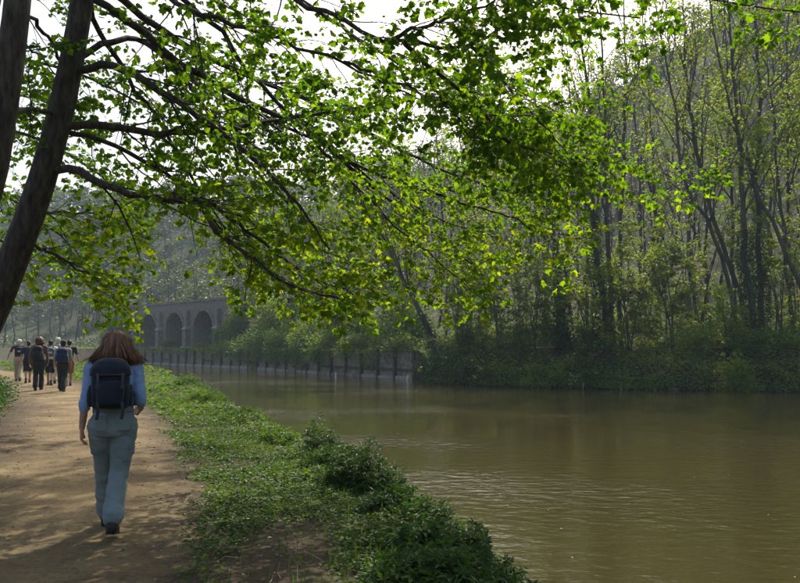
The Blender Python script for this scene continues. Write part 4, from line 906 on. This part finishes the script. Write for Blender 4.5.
    if hair[0] == 'bob':
        loft(c, [(hc[0], hc[1] - .03, hc[2] - .140, .120, .075), (hc[0], hc[1] - .035, hc[2] - .115, .140, .092), (hc[0], hc[1] - .035, hc[2] - .07, .128, .097), (hc[0], hc[1] - .025, hc[2] - .01, .104, .100), (hc[0], hc[1] - .012, hc[2] + .05, .095, .100), (hc[0], hc[1] - .005, hc[2] + .09, .07, .078), (hc[0], hc[1], hc[2] + .113, .03, .035)], p=2)
        ho = organic(c, 'hair', hm, root, .007, 3, .008, (40, 5), 9)
        n = 2200; a = rng.uniform(-math.pi * .98, math.pi * -.02, n) + rng.normal(0, .12, n); u = np.linspace(0, 1, 8)[None]
        zz = hc[2] + .112 - .275 * u ** 1.05 * rng.uniform(.88, 1.06, (n, 1)); rad = np.interp((hc[2] + .115 - zz) / .26, [0, .1, .25, .48, .72, .9, 1.1], [.01, .070, .094, .108, .136, .162, .158]) * rng.uniform(.97, 1.10, (n, 1)) + u ** 2.5 * rng.normal(.004, .026, (n, 1))
        fl = np.interp((hc[2] + .115 - zz) / .26, [0, .5, 1], [.95, .88, .60])
        aa = a[:, None] + rng.normal(0, .05, (n, 1)) * u * 2
        P = np.stack([hc[0] + np.cos(aa) * rad, hc[1] - .025 + np.sin(aa) * rad * fl, zz], -1)
        c = MB(); tubes(c, P, np.repeat(np.linspace(1, .5, 8)[None] * .0024, n, 0), 3); q_ = rng.choice(n, 110, False); PL = P[q_].copy(); PL[:, -1, :2] += (PL[:, -1, :2] - hc[:2]) * rng.uniform(-.15, .35, (110, 1)); PL[:, -1, 2] += rng.uniform(-.03, .03, 110); PL[:, 2:, 0] += rng.normal(0, .006, (110, 6))
        tubes(c, PL, np.repeat(np.array([.3, .8, 1, 1, 1, .9, .7, .2])[None] * .0075, 110, 0), 5)
        so = simple(c, 'hair_strands', M['hair_strand'], ho); so['kind'] = 'stuff'
    elif hair[0] == 'bushy':
        ball(c, hc + [0, -.02, .03], (.125, .120, .115), 16); ball(c, hc + [.02, -.04, -.05], (.135, .105, .10), 16)
        for q_ in range(26):
            u = nrm(rng.normal(size=3) - [0, .4, 0]); ball(c, hc + [0, -.025, -.005] + u * [.115, .10, .12], .035, 8)
        organic(c, 'hair', hm, root, .012, 2, .02, (30, 30), 4)
    else:
        ball(c, hc + [0, -.012, .020], (.083, .095, .100), 18); ball(c, hc + [0, -.045, -.045], (.066, .055, .05), 12); organic(c, 'hair', hm, root, .010, 2, .006, (30, 30), 4)
    if hat:
        c = MB(); loft(c, [(hc[0], hc[1] - .005, hc[2] + .030, .094, .106), (hc[0], hc[1] - .005, hc[2] + .075, .090, .10), (hc[0], hc[1], hc[2] + .115, .066, .076), (hc[0], hc[1], hc[2] + .126, .03, .035)], p=2)
        ho = organic(c, 'cap', M[hat], root, .010, 2)
        c = MB(); th = np.linspace(.15, math.pi - .15, 11); V = [(hc[0] + .085 * math.cos(t), hc[1] + .09 * math.sin(t), hc[2] + .036) for t in th] + [(hc[0] + .092 * math.cos(t), hc[1] + .02 + .165 * math.sin(t), hc[2] + .022) for t in th]
        V += [(x_, y_, z_ - .006) for x_, y_, z_ in V]; F = []
        for i in range(10): F += [[i, i+1, i+12, i+11], [22+i, 33+i, 34+i, 23+i], [11+i, 12+i, 34+i, 33+i]]
        c.add(V, F); simple(c, 'cap_peak', M[hat], ho)
    if detail:
        for s, sg in (('R', 1), ('L', -1)):
            kn = np.array(Q['knee' + s]); hp = hip[s]; c_ = L(hp, kn, .45); c = MB(); rounded(c, c_ + [sg * .070 - .022, -.055, -.085], c_ + [sg * .070 + .030, .055, .075], .02); po = organic(c, 'thigh_pocket', M[bottom], root, .007, 2, .006, (12, 12), 2)
            c = MB(); rounded(c, c_ + [sg * .072 - .024, -.060, .045], c_ + [sg * .072 + .034, .060, .085], .02); organic(c, 'pocket_flap', M[bottom], po, .007, 2, .003)
            c = MB(); rounded(c, [sg * .085 - .052, -.142, .845], [sg * .085 + .052, -.115, .955], .02); organic(c, 'back_pocket', M[bottom], root, .007, 2, .004)
        c = MB(); strap(c, [(-.155, -.04, 1.005), (-.10, -.112, 1.008), (0, -.126, 1.01), (.10, -.112, 1.008), (.155, -.04, 1.005)], .016, .004, (0, 0, 1)); simple(c, 'waistband', M[bottom], root)
    return root

def rounded(mb_, lo, hi, r):
    lo = np.array(lo, float); hi = np.array(hi, float)
    c_, h = (lo + hi) / 2, (hi - lo) / 2
    loft(mb_, [(c_[0], c_[1], lo[2], h[0] * .82, h[1] * .75), (c_[0], c_[1], lo[2] + .02, h[0] * .95, h[1] * .95), (c_[0], c_[1], lo[2] + (hi[2] - lo[2]) * .3, h[0], h[1]), (c_[0], c_[1], lo[2] + (hi[2] - lo[2]) * .7, h[0], h[1] * .97), (c_[0], c_[1], hi[2] - .03, h[0] * .93, h[1] * .9), (c_[0], c_[1], hi[2], h[0] * .70, h[1] * .6)], p=4)
def strap(mb_, pts, w=.02, th=.004, up=(1, 0, 0)):
    Q = resample(np.array(pts, float), 18); t = nrm(np.gradient(Q, axis=0)); s = nrm(np.cross(t, np.cross(np.broadcast_to(np.array(up, float), t.shape), t))); n_ = np.cross(t, s)
    V = np.stack([Q + s * w + n_ * th, Q - s * w + n_ * th, Q - s * w - n_ * th, Q + s * w - n_ * th], 1); idx = np.arange(72).reshape(18, 4); A = idx[:-1]; B = idx[1:]; o = mb_.n
    mb_.add(V.reshape(-1, 3), np.stack([A, np.roll(A, -1, 1), np.roll(B, -1, 1), B], -1).reshape(-1, 4)); mb_.f.append(np.array([idx[0, ::-1], idx[-1]]) + o)
def backpack(loc, yaw, k, x0, x1, z0, z1, depth, label, mat, detail=False, patch=None, group=None, back=-.118):
    root = empty('backpack', loc, yaw); root.scale = (k, k, k); tag(root, label, 'backpack', group)
    vx = .007 if detail else .012; cx = (x0 + x1) / 2; w_ = x1 - x0; h = z1 - z0; y1 = back; y0 = y1 - depth
    c = MB(); rounded(c, (x0 + .02, y0, z0), (x1 - .02, y1, z1 - .05), .05); ball(c, (cx, y0 + .04, z0 + h * .4), (w_ * .42, .06, h * .36), 14); organic(c, 'main_bag', M[mat], root, vx, 4, .010, (8, 10), cx)
    c = MB(); loft(c, [(cx, (y0 + y1) / 2 - .012, z1 - .13, w_ * .46, depth * .56), (cx, (y0 + y1) / 2 - .012, z1 - .07, w_ * .44, depth * .56), (cx, (y0 + y1) / 2, z1 - .02, w_ * .35, depth * .46), (cx, (y0 + y1) / 2, z1 + .004, w_ * .2, depth * .26)], p=2.6); lid = organic(c, 'lid', M[mat], root, vx, 4, .010, (9, 9), 5)
    c = MB(); rounded(c, (cx - w_ * .30, y0 - .055, z0 + .04), (cx + w_ * .30, y0 + .03, z0 + h * .56), .04); fp = organic(c, 'front_pocket', M[mat], root, vx, 4, .006, (9, 9), 7)
    for s in (-1, 1):
        c = MB(); xx = cx + s * (w_ / 2 - .034); rounded(c, (xx - .038, y0 + .04, z0 + .02), (xx + .038, y1 - .02, z0 + h * .48), .03); organic(c, 'side_pocket', M[mat], root, vx, 3, .005, seed=s)
        c = MB(); xs = cx + s * w_ * .24; strap(c, [(xs * 1.05, y1 + .01, z1 - .09), (xs * 1.15, y1 + .07, 1.425), (xs * 1.2, .06, 1.405), (xs * 1.25, .135, 1.30), (xs * 1.35, .115, 1.15), (cx + s * w_ * .47, -.02, z0 + .10), (cx + s * w_ * .45, y1 + .005, z0 + .05)], .027, .006); simple(c, 'shoulder_strap', M['webbing'], root)
        if detail:
            c = MB(); xs2 = cx + s * w_ * .27; strap(c, [(xs2, y0 - .012, z1 - .11), (xs2, y0 - .05, z1 - .17), (xs2, y0 - .06, z0 + h * .45)], .010, .003); st = simple(c, 'lid_strap', M['webbing'], root)
            c = MB(); c.box((xs2 - .016, y0 - .068, z0 + h * .42), (xs2 + .016, y0 - .052, z0 + h * .49)); simple(c, 'buckle', M['buckle'], st, False)
            c = MB(); strap(c, [(xs2, y0 - .058, z0 + .06), (xs2 + .006, y0 - .03, z0 - .02), (xs2 - .004, y0 - .01, z0 - .075)], .012, .003); simple(c, 'hanging_strap', M['webbing'], root)
    if detail:
        c = MB(); strap(c, [(cx - .035, y1 - .01, z1 - .02), (cx - .02, y1 + .01, z1 + .03), (cx + .02, y1 + .01, z1 + .03), (cx + .035, y1 - .01, z1 - .02)], .009, .004, (0, 1, 0)); simple(c, 'haul_loop', M['webbing'], root)
        c = MB(); strap(c, [(cx - w_ * .46, y1 - .01, z0 + .05), (-.19, .0, z0 + .03), (0, .135, z0 + .02), (.195, .0, z0 + .03), (cx + w_ * .46, y1 - .01, z0 + .05)], .022, .006, (0, 0, 1)); simple(c, 'hip_belt', M['webbing'], root)
        c = MB(); strap(c, [(cx - w_ * .34, y0 - .012, z1 - .125), (cx, y0 - .034, z1 - .122), (cx + w_ * .34, y0 - .012, z1 - .125)], .006, .003, (0, 0, 1)); simple(c, 'zip', M['buckle'], lid)
    if patch:
        c = MB(); rounded(c, (cx - w_ * .2, y0 - .067, z0 + h * .32), (cx + w_ * .2, y0 - .02, z0 + h * .52), .02); organic(c, 'patch', M[patch], fp, vx, 2)
    return root

# the walker in front
wloc = (-2.255, 6.34, tz(-2.255, 6.34) + .026); wyaw = math.radians(18.5)
wpose = dict(hip=.905, kneeR=(.055, .04, .50), ankR=(.015, -.20, .155), toeR=(.03, -.06, .05), kneeL=(-.065, .22, .51), ankL=(-.045, .39, .10), toeL=(-.06, .55, .10),
             shR=(.165, 0, 1.35), elR=(.212, -.06, 1.085), wrR=(.215, .12, 1.0), haR=(-.15, .9, -.3), shL=(-.165, 0, 1.355), elL=(-.215, -.04, 1.07), wrL=(-.235, .0, .865), haL=(-.03, .12, -1), head=(.012, .03, 1.543))
person(wloc, wyaw, 1.59, wpose, 'brown haired walker in light blue top and grey trousers striding along the path', 'blue_shirt', 'grey_trousers', 'boot', ('bob', 'hair_brown'), sleeve=.60, detail=True, hips=.98, seed=2.)
backpack(wloc, wyaw, 1.59 / 1.655, -.190, .148, 1.03, 1.425, .19, 'dark navy backpack worn by the walker in the light blue top', 'pack_navy', detail=True)
# the group ahead
GW = 'walkers ahead on the path'
def ahead(px, d, h, yaw, pose, label, top, bottom, boots, hair, pack=None, **kw):
    x = (px - 400) / 800 * d; loc = (x, d, tz(x, d) + .024); person(loc, math.radians(yaw), h, pose, label, top, bottom, boots, hair, group=GW, **kw)
    if pack:
        mat, lab, x0, x1, z0, z1, dep, pt = pack; backpack(loc, math.radians(yaw), h / 1.655, x0, x1, z0, z1, dep, lab, mat, patch=pt, group='packs of the walkers ahead')
armout = dict(elL=(-.33, -.03, 1.12), wrL=(-.40, .05, .90), haL=(-.2, .1, -1))
ahead(20, 33.0, 1.70, 25, dict(DEF, **armout), 'walker in maroon top and beige trousers with a pale cap', 'maroon', 'beige', 'boot', ('short', 'hair_grey'), ('pack_black', 'small black daypack with a pale patch on the maroon top', -.14, .15, 1.06, 1.36, .14, 'reflect'), sleeve=.35, hat='white_cloth', seed=1)
ahead(29.5, 31.5, 1.64, 23, MIR, 'walker in dark blue top and dark shorts beside the maroon topped walker', 'dark_blue', 'black_cloth', 'boot', ('short', 'hair_dark'), None, sleeve=.35, shorts=True, seed=5)
ahead(40, 26.3, 1.72, 19, MIR, 'walker with bushy red brown hair in brown top and black trousers', 'brown_top', 'black_cloth', 'boot', ('bushy', 'hair_red'), ('pack_black', 'large black rucksack on the bushy haired walker', -.19, .14, .98, 1.40, .18, None), sleeve=.95, seed=6)
ahead(51.5, 29.5, 1.66, 21, DEF, 'dark haired walker in white top and black shorts', 'white_cloth', 'black_cloth', 'boot', ('short', 'hair_dark'), ('pack_grey', 'pale grey backpack on the walker in the white top', -.16, .16, 1.06, 1.38, .15, 'reflect'), sleeve=.35, shorts=True, seed=7)
ahead(58.5, 31.0, 1.76, 21, MIR, 'walker in white cap and sage top half hidden behind the blue pack', 'sage', 'beige', 'boot', ('short', 'hair_grey'), None, sleeve=.6, hat='white_cloth', seed=8)
ahead(64, 25.6, 1.62, 19, DEF, 'walker in dark cap and sage top with dark trousers carrying a blue pack', 'sage', 'black_cloth', 'boot', ('short', 'hair_dark'), ('pack_blue', 'dark blue rucksack on the walker in the dark cap', -.20, .18, .97, 1.42, .20, None), sleeve=.6, hat='black_cloth', seed=9)
ahead(70, 29.0, 1.66, 21, dict(MIR, elR=(.28, -.06, 1.1), wrR=(.34, -.04, .87), haR=(.15, 0, -1)), 'walker in black short sleeved top and rust shorts at the verge side of the group', 'black_cloth', 'rust', 'boot', ('short', 'hair_dark'), None, sleeve=.35, shorts=True, seed=10)
# ------------------------------------------------------------------ near bank greenery
def near_sample(n, y0, y1, x0, x1):
    x = rng.uniform(x0, x1, n); y = y0 + (y1 - y0) * rng.random(n) ** 1.6
    s, _ = sdist(NEAR, x, y); p, _ = sdist(PATH, x, y); return x, y, s, p
# ground cover between path and river
x, y, s, p = near_sample(300000, 2.8, 30, -10, 2.5)
cover = fbm(x * 1.1 + 5, y * 1.1, 3)
edge = smooth01((p - .95) / 1.1)
bare = np.exp(-(((x + .82) / .60) ** 2 + ((y - 5.6) / 1.9) ** 2) ** 2) + .7 * np.exp(-(((x + .5) / .5) ** 2 + ((y - 4.3) / .9) ** 2))
pr = np.clip((cover - .30) * 4.5, 0.04, 1) * edge * np.clip(1 - 1.35 * bare, .01, 1)
k = (s < .55) & (p > .9) & (rng.random(len(x)) < pr); x, y, s, cover, p = x[k], y[k], s[k], cover[k], p[k]
zb = np.maximum(terrain(x, y), WATER + .04)
h = (.015 + .09 * np.clip(cover - .35, 0, 1) * 2.2 + .16 * smooth01((s + 1.3) / 1.2)) * rng.random(len(x)) ** .7
m = MB(); leaves(m, np.stack([x, y, zb + h + .012], 1), rng.uniform(.022, .05, len(x)) * (1 + y / 26), OVATE if False else DIAMOND, None, tilt=.5, droop=.12)
k2 = rng.random(len(x)) < .16
leaves(m, np.stack([x, y, zb + h + .03], 1)[k2], rng.uniform(.045, .08, k2.sum()), TREFOIL, None, tilt=.4, droop=.15)
y = 3.2 + 11 * rng.random(330000) ** 1.25; s = .5 - 3.4 * rng.random(len(y)); x = np.interp(y, NEAR[:, 1], NEAR[:, 0]) + s; p = np.abs(sdist(PATH, x, y)[0])
cover = fbm(x * 1.3 + 2, y * 1.3 + 9, 3); bare = np.exp(-(((x + .78 + .35 * (fbm(x * 2 + 3, y * 2) - .44)) / .56) ** 2 + ((y - 5.6) / 1.9) ** 2) ** 2)
k = (p > .85) & (rng.random(len(x)) < np.clip((cover - .26) * 4.2, .05, 1) * smooth01((p - .8) / 1.0) * np.clip(1 - 1.1 * bare, .012, 1)); x, y, s, cover = x[k], y[k], s[k], cover[k]
zb = np.maximum(terrain(x, y), WATER + .04); h = (.012 + .13 * np.clip(cover - .33, 0, 1) + .12 * smooth01((s + .9) / .9)) * rng.random(len(x)) ** .7
leaves(m, np.stack([x, y, zb + h + .012], 1), rng.uniform(.018, .042, len(x)) * (1 + y / 30), DIAMOND, None, tilt=.5, droop=.12)
tag(m.build('ground_cover', M['leaf_verge']), 'low leafy ground cover on the verge between path and river', 'ground cover', kind='stuff')
# farther bright verge: herbs and grass
x, y, s, p = near_sample(90000, 16, 68, -40, -1)
cover = fbm(x * .7, y * .7 + 3, 3); k = (s < .6) & (s > -9) & (p > 1.35) & (rng.random(len(x)) < np.clip((cover - .22) * 4, .1, 1)); k &= (sdist(PATH, x, y)[0] > 0); x, y, s, cover = x[k], y[k], s[k], cover[k]
zb = np.maximum(terrain(x, y), WATER + .04); h = (.04 + .42 * np.clip(cover - .3, 0, 1)) * rng.random(len(x))
m = MB(); leaves(m, np.stack([x, y, zb + h], 1), rng.uniform(.06, .13, len(x)) * (1 + y / 60), DIAMOND, None, tilt=.5, droop=.05)
tag(m.build('verge_herbs', M['leaf_herb']), 'bright green herbs on the sunlit verge farther along the river', 'ground cover', kind='stuff')
# left of the path
x, y, s, p = near_sample(90000, 5, 75, -60, -3.5); k = (p > 1.6) & (sdist(PATH, x, y)[0] < 0) & (p < 16); cover = fbm(x * .6 + 8, y * .6, 3); k &= rng.random(len(x)) < np.clip((cover - .28) * 3.6, .06, 1) * smooth01((p - 1.6) / 1.0)
x, y, cover, p = x[k], y[k], cover[k], p[k]; zb = terrain(x, y); h = (.03 + .5 * np.clip(cover - .3, 0, 1) * smooth01((p - 1.8) / 1.5)) * rng.random(len(x))
m = MB(); leaves(m, np.stack([x, y, zb + h], 1), rng.uniform(.05, .11, len(x)) * (1 + y / 60), DIAMOND, None, tilt=.5, droop=.05)
tag(m.build('meadow_herbs', M['leaf_herb']), 'green herbs on the meadow side of the path', 'ground cover', kind='stuff')
# grass tufts along the near bank
nb = 5200; x = rng.uniform(-6, 1.9, nb * 6); y = rng.uniform(3.2, 24, nb * 6); s, _ = sdist(NEAR, x, y); k = (s > -2.2 + 1.3 * rng.random(len(s))) & (s < .5); x, y = x[k][:nb], y[k][:nb]; nb = len(x)
zb = np.maximum(terrain(x, y), WATER + .03); a = rng.random(nb) * 6.283; L = rng.uniform(.05, .22, nb); ln = rng.uniform(.1, .5, nb)
B = np.stack([x, y, zb], 1); d = np.stack([np.cos(a), np.sin(a), np.zeros(nb)], 1); sd = np.stack([-np.sin(a), np.cos(a), np.zeros(nb)], 1) * .003
mid = B + d * (ln * L * .35)[:, None] + np.array([0, 0, 1]) * (L * .6)[:, None]; tip = B + d * (ln * L)[:, None] + np.array([0, 0, 1]) * (L * .95)[:, None]
V = np.stack([B - sd, B + sd, mid + sd * .8, mid - sd * .8, tip], 1).reshape(-1, 3); i0 = np.arange(nb) * 5
m = MB(); m.add(V, np.concatenate([np.stack([i0, i0 + 1, i0 + 2], 1), np.stack([i0, i0 + 2, i0 + 3], 1), np.stack([i0 + 3, i0 + 2, i0 + 4], 1)]), np.repeat(rng.random(nb), 5))
tag(m.build('grass', M['leaf_verge']), 'thin grass blades along the near river edge', 'grass', kind='stuff')

# dead stalks and twigs lying in the greenery
nd = 420; y = 3.4 + 18 * rng.random(nd) ** 1.3; s = .35 - 2.9 * rng.random(nd); x = np.interp(y, NEAR[:, 1], NEAR[:, 0]) + s; zb = np.maximum(terrain(x, y), WATER + .03); a = rng.random(nd) * 6.283; el = np.abs(rng.normal(0, .35, nd)); L = rng.uniform(.08, .38, nd)
B = np.stack([x, y, zb + .03], 1); d = np.stack([np.cos(a) * np.cos(el), np.sin(a) * np.cos(el), np.sin(el)], 1); P = B[:, None] + d[:, None] * (L[:, None] * np.linspace(0, 1, 4)[None])[..., None]; P[:, 1:] += rng.normal(0, .012, (nd, 3, 3))
M['straw'] = solid('straw', [(.3, (.10, .075, .04)), (.7, (.24, .19, .11))], scale=6, bump=0)
m = MB(); tubes(m, P, np.repeat(np.linspace(1, .5, 4)[None] * .003, nd, 0), 3); tag(m.build('dead_stalks', M['straw']), 'dry tan stalks and twigs lying in the verge greenery', 'litter', kind='stuff')
# leafy clumps on the near bank: stalks with divided leaves
def clump(x, y, r, h, n, label, mat='leaf_clump', name='leafy_plant', size=(.04, .085), group='leafy plants on the near bank'):
    zb = max(tz(x, y), WATER + .05); root = empty(name, (x, y, zb)); tag(root, label, 'plant', group)
    K = n; a = rng.random(K) * 6.283; q = np.sqrt(rng.random(K)) * r; bx = x + np.cos(a) * q * .75; by = y + np.sin(a) * q * .75
    bz = np.maximum(terrain(bx, by), WATER + .02) - .02; hh = h * (1 - .55 * (q / r) ** 2) * rng.uniform(.55, 1.1, K)
    lean = np.stack([np.cos(a) * q * .35, np.sin(a) * q * .35, np.zeros(K)], 1) + rng.normal(0, .05, (K, 3)) * [1, 1, 0]
    B = np.stack([bx, by, bz], 1); P = B[:, None] + lean[:, None] * (np.linspace(0, 1, 6)[None, :, None] ** 1.6) + np.array([0, 0, 1]) * (hh[:, None] * np.linspace(0, 1, 6)[None])[..., None]
    R = np.repeat(np.linspace(1, .35, 6)[None] * .0045, K, 0); m = MB(); tubes(m, P, R, 4)
    S, SR = grow(P, R, 7, .25, 1, (45, 80), (.06, .18), up=.1, curve=-.12, npts=4, wob=.1, rfac=.6, rmin=.0018); tubes(m, S, SR, 3); part(m, 'stems', M['stem'], root, kind='stuff')
    m = MB(); T = len(S)
    for t, sc_ in ((1.0, 1.0), (.7, .75), (.45, .6)):
        pos, tn = along(S, np.arange(T), np.full(T, t) - 1e-4); leaves(m, pos, rng.uniform(*size, T) * sc_, TREFOIL, nrm(tn + rng.normal(0, .3, tn.shape)), tilt=.35, droop=.3)
    pos, tn = along(P, np.arange(K), np.full(K, .999)); leaves(m, pos, rng.uniform(*size, K) * 1.1, TREFOIL, None, tilt=.3, droop=.2)
    part(m, 'foliage', M[mat], root, smooth=False, kind='stuff'); return root
clump(-.30, 8.75, .52, .50, 130, 'dense dark green clump bulging over the water on the near bank')
clump(.16, 8.35, .38, .34, 80, 'dark green clump drooping to the water beside the dense clump')
clump(.42, 5.55, .42, .42, 120, 'bushy green clump with upright sprigs at the river edge in the foreground')
clump(.78, 5.15, .42, .34, 100, 'low spreading green clump in the foreground reaching over the river')
clump(.20, 4.95, .34, .28, 80, 'feathery leaved clump next to bare soil in the foreground')
clump(.62, 6.15, .32, .30, 70, 'small green clump at the bank edge behind the bushy foreground clump')
clump(-.75, 9.9, .42, .30, 70, 'loose green clump behind the dense dark clump on the near bank')
clump(-1.05, 11.0, .30, .55, 26, 'tall sprigged plant standing up against the river')
clump(-1.75, 12.7, .5, .24, 60, 'sunlit leafy clump at a bend of the near bank', mat='leaf_herb')
clump(-2.9, 16.0, .6, .3, 70, 'light green clump beyond the bend of the near bank', mat='leaf_herb')
clump(-5.0, 22.0, .7, .5, 80, 'bright clump at the water near the walking group', mat='leaf_herb')
clump(-7.4, 29.0, .7, .6, 80, 'bright distant clump at the edge of the sunlit verge', mat='leaf_herb')
for cx, cy_, r, h in [(-.05, 7.3, .3, .2), (.30, 6.7, .3, .22)]:
    clump(cx, cy_, r, h, int(60 * r / .3 * .8), 'small low leafy plant growing along the near river edge')
# shrubs left of the path
shrub(-8.15, 14.6, .62, 1.3, .95, 12000, 'leaf_clump', 'rounded knee high shrub at the path edge beside the walkers', lsize=(.04, .08), clumps=40)
shrub(-10.1, 18.6, .8, 1.6, .9, 10000, 'leaf_clump', 'low shrub at the path edge farther along than the rounded shrub', lsize=(.05, .09), clumps=40)
shrub(-7.0, 11.0, .8, 1.2, .8, 8000, 'leaf_bank', 'low dark shrub on the verge under the leaning trees', lsize=(.04, .08), clumps=30)
# litter on the path: crumbs of bark, bud scales and pebbles
nl = 11000; t = rng.random(nl) ** 1.5; ii = np.minimum((60 + t * 330) * 1.775, 1095).astype(int); off = rng.normal(.15, .95, nl); off = np.clip(off, -1.9, 2.9)
xy = pp[ii] + right[ii] * off[:, None] + rng.normal(0, .08, (nl, 2)); k = xy[:, 1] > 2.5; xy = xy[k]
zb = terrain(xy[:, 0], xy[:, 1]) + .022
m = MB(); leaves(m, np.c_[xy, zb], rng.uniform(.008, .03, len(xy)) * rng.choice([1, 1, 1.8], len(xy)), DIAMOND, None, tilt=.35, droop=0)
M['litter'] = solid('litter', [(.3, (.05, .035, .02)), (.55, (.12, .085, .045)), (.75, (.24, .20, .11))], scale=14, bump=0)
tag(m.build('path_litter', M['litter']), 'fallen bud scales and leaf crumbs scattered on the earth path', 'litter', kind='stuff')
npb = 2200; ii = rng.integers(124, 585, npb); xy = pp[ii] + right[ii] * rng.uniform(-1.7, 1.7, npb)[:, None]; xy = xy[xy[:, 1] > 2.5]; npb = len(xy); rr = rng.uniform(.004, .016, npb)
zb = terrain(xy[:, 0], xy[:, 1]) + .02; oc = np.array([(1, 0, 0), (-1, 0, 0), (0, 1, 0), (0, -1, 0), (0, 0, .7), (0, 0, -.7)], float); fo = np.array([[0, 2, 4], [2, 1, 4], [1, 3, 4], [3, 0, 4], [2, 0, 5], [1, 2, 5], [3, 1, 5], [0, 3, 5]])
m = MB(); V = np.c_[xy, zb][:, None] + oc[None] * rr[:, None, None] * rng.uniform(.7, 1.3, (npb, 6, 1)); m.add(V.reshape(-1, 3), (fo[None] + (np.arange(npb) * 6)[:, None, None]).reshape(-1, 3))
M['pebble'] = solid('pebble', [(.3, (.12, .10, .08)), (.7, (.34, .30, .25))], scale=3, bump=0)
tag(m.build('pebbles', M['pebble']), 'small pebbles lying on the earth path', 'gravel', kind='stuff')
# petals and foam drifting on the water
npt = 190; x = rng.uniform(-14, 22, npt * 8); y = 8 + 38 * rng.random(npt * 8); s, _ = sdist(NEAR, x, y); f_, _ = sdist(FAR, x, y); k = (s > 1.2) & (f_ < -.8) & (np.abs(x) < y * .55); k &= rng.random(len(x)) < np.where(f_ > -7, 1, .22); x, y = x[k][:npt], y[k][:npt]
m = MB(); leaves(m, np.stack([x, y, np.full(len(x), WATER + .012)], 1), rng.uniform(.018, .032, len(x)) * (.6 + y / 40), DIAMOND, None, tilt=.08, droop=0)
M['petal'] = solid('petal', [(.3, (.62, .60, .52)), (.7, (.78, .76, .70))], scale=5, bump=0)
tag(m.build('floating_petals', M['petal']), 'pale petals and specks of foam drifting on the river', 'petals', kind='stuff')

# ------------------------------------------------------------------ haze
mh, n, l, out = newmat('haze_air')
pv = n.new('ShaderNodeVolumePrincipled'); pv.inputs['Color'].default_value = (.66, .83, 1.0, 1); pv.inputs['Density'].default_value = .0006; pv.inputs['Anisotropy'].default_value = 0.0
l.new(pv.outputs[0], out.inputs['Volume'])
m = MB(); m.box((-705, -705, -3.4), (705, 705, 84)); o = m.build('haze', mh); tag(o, kind='stuff'); o.display_type = 'WIRE'
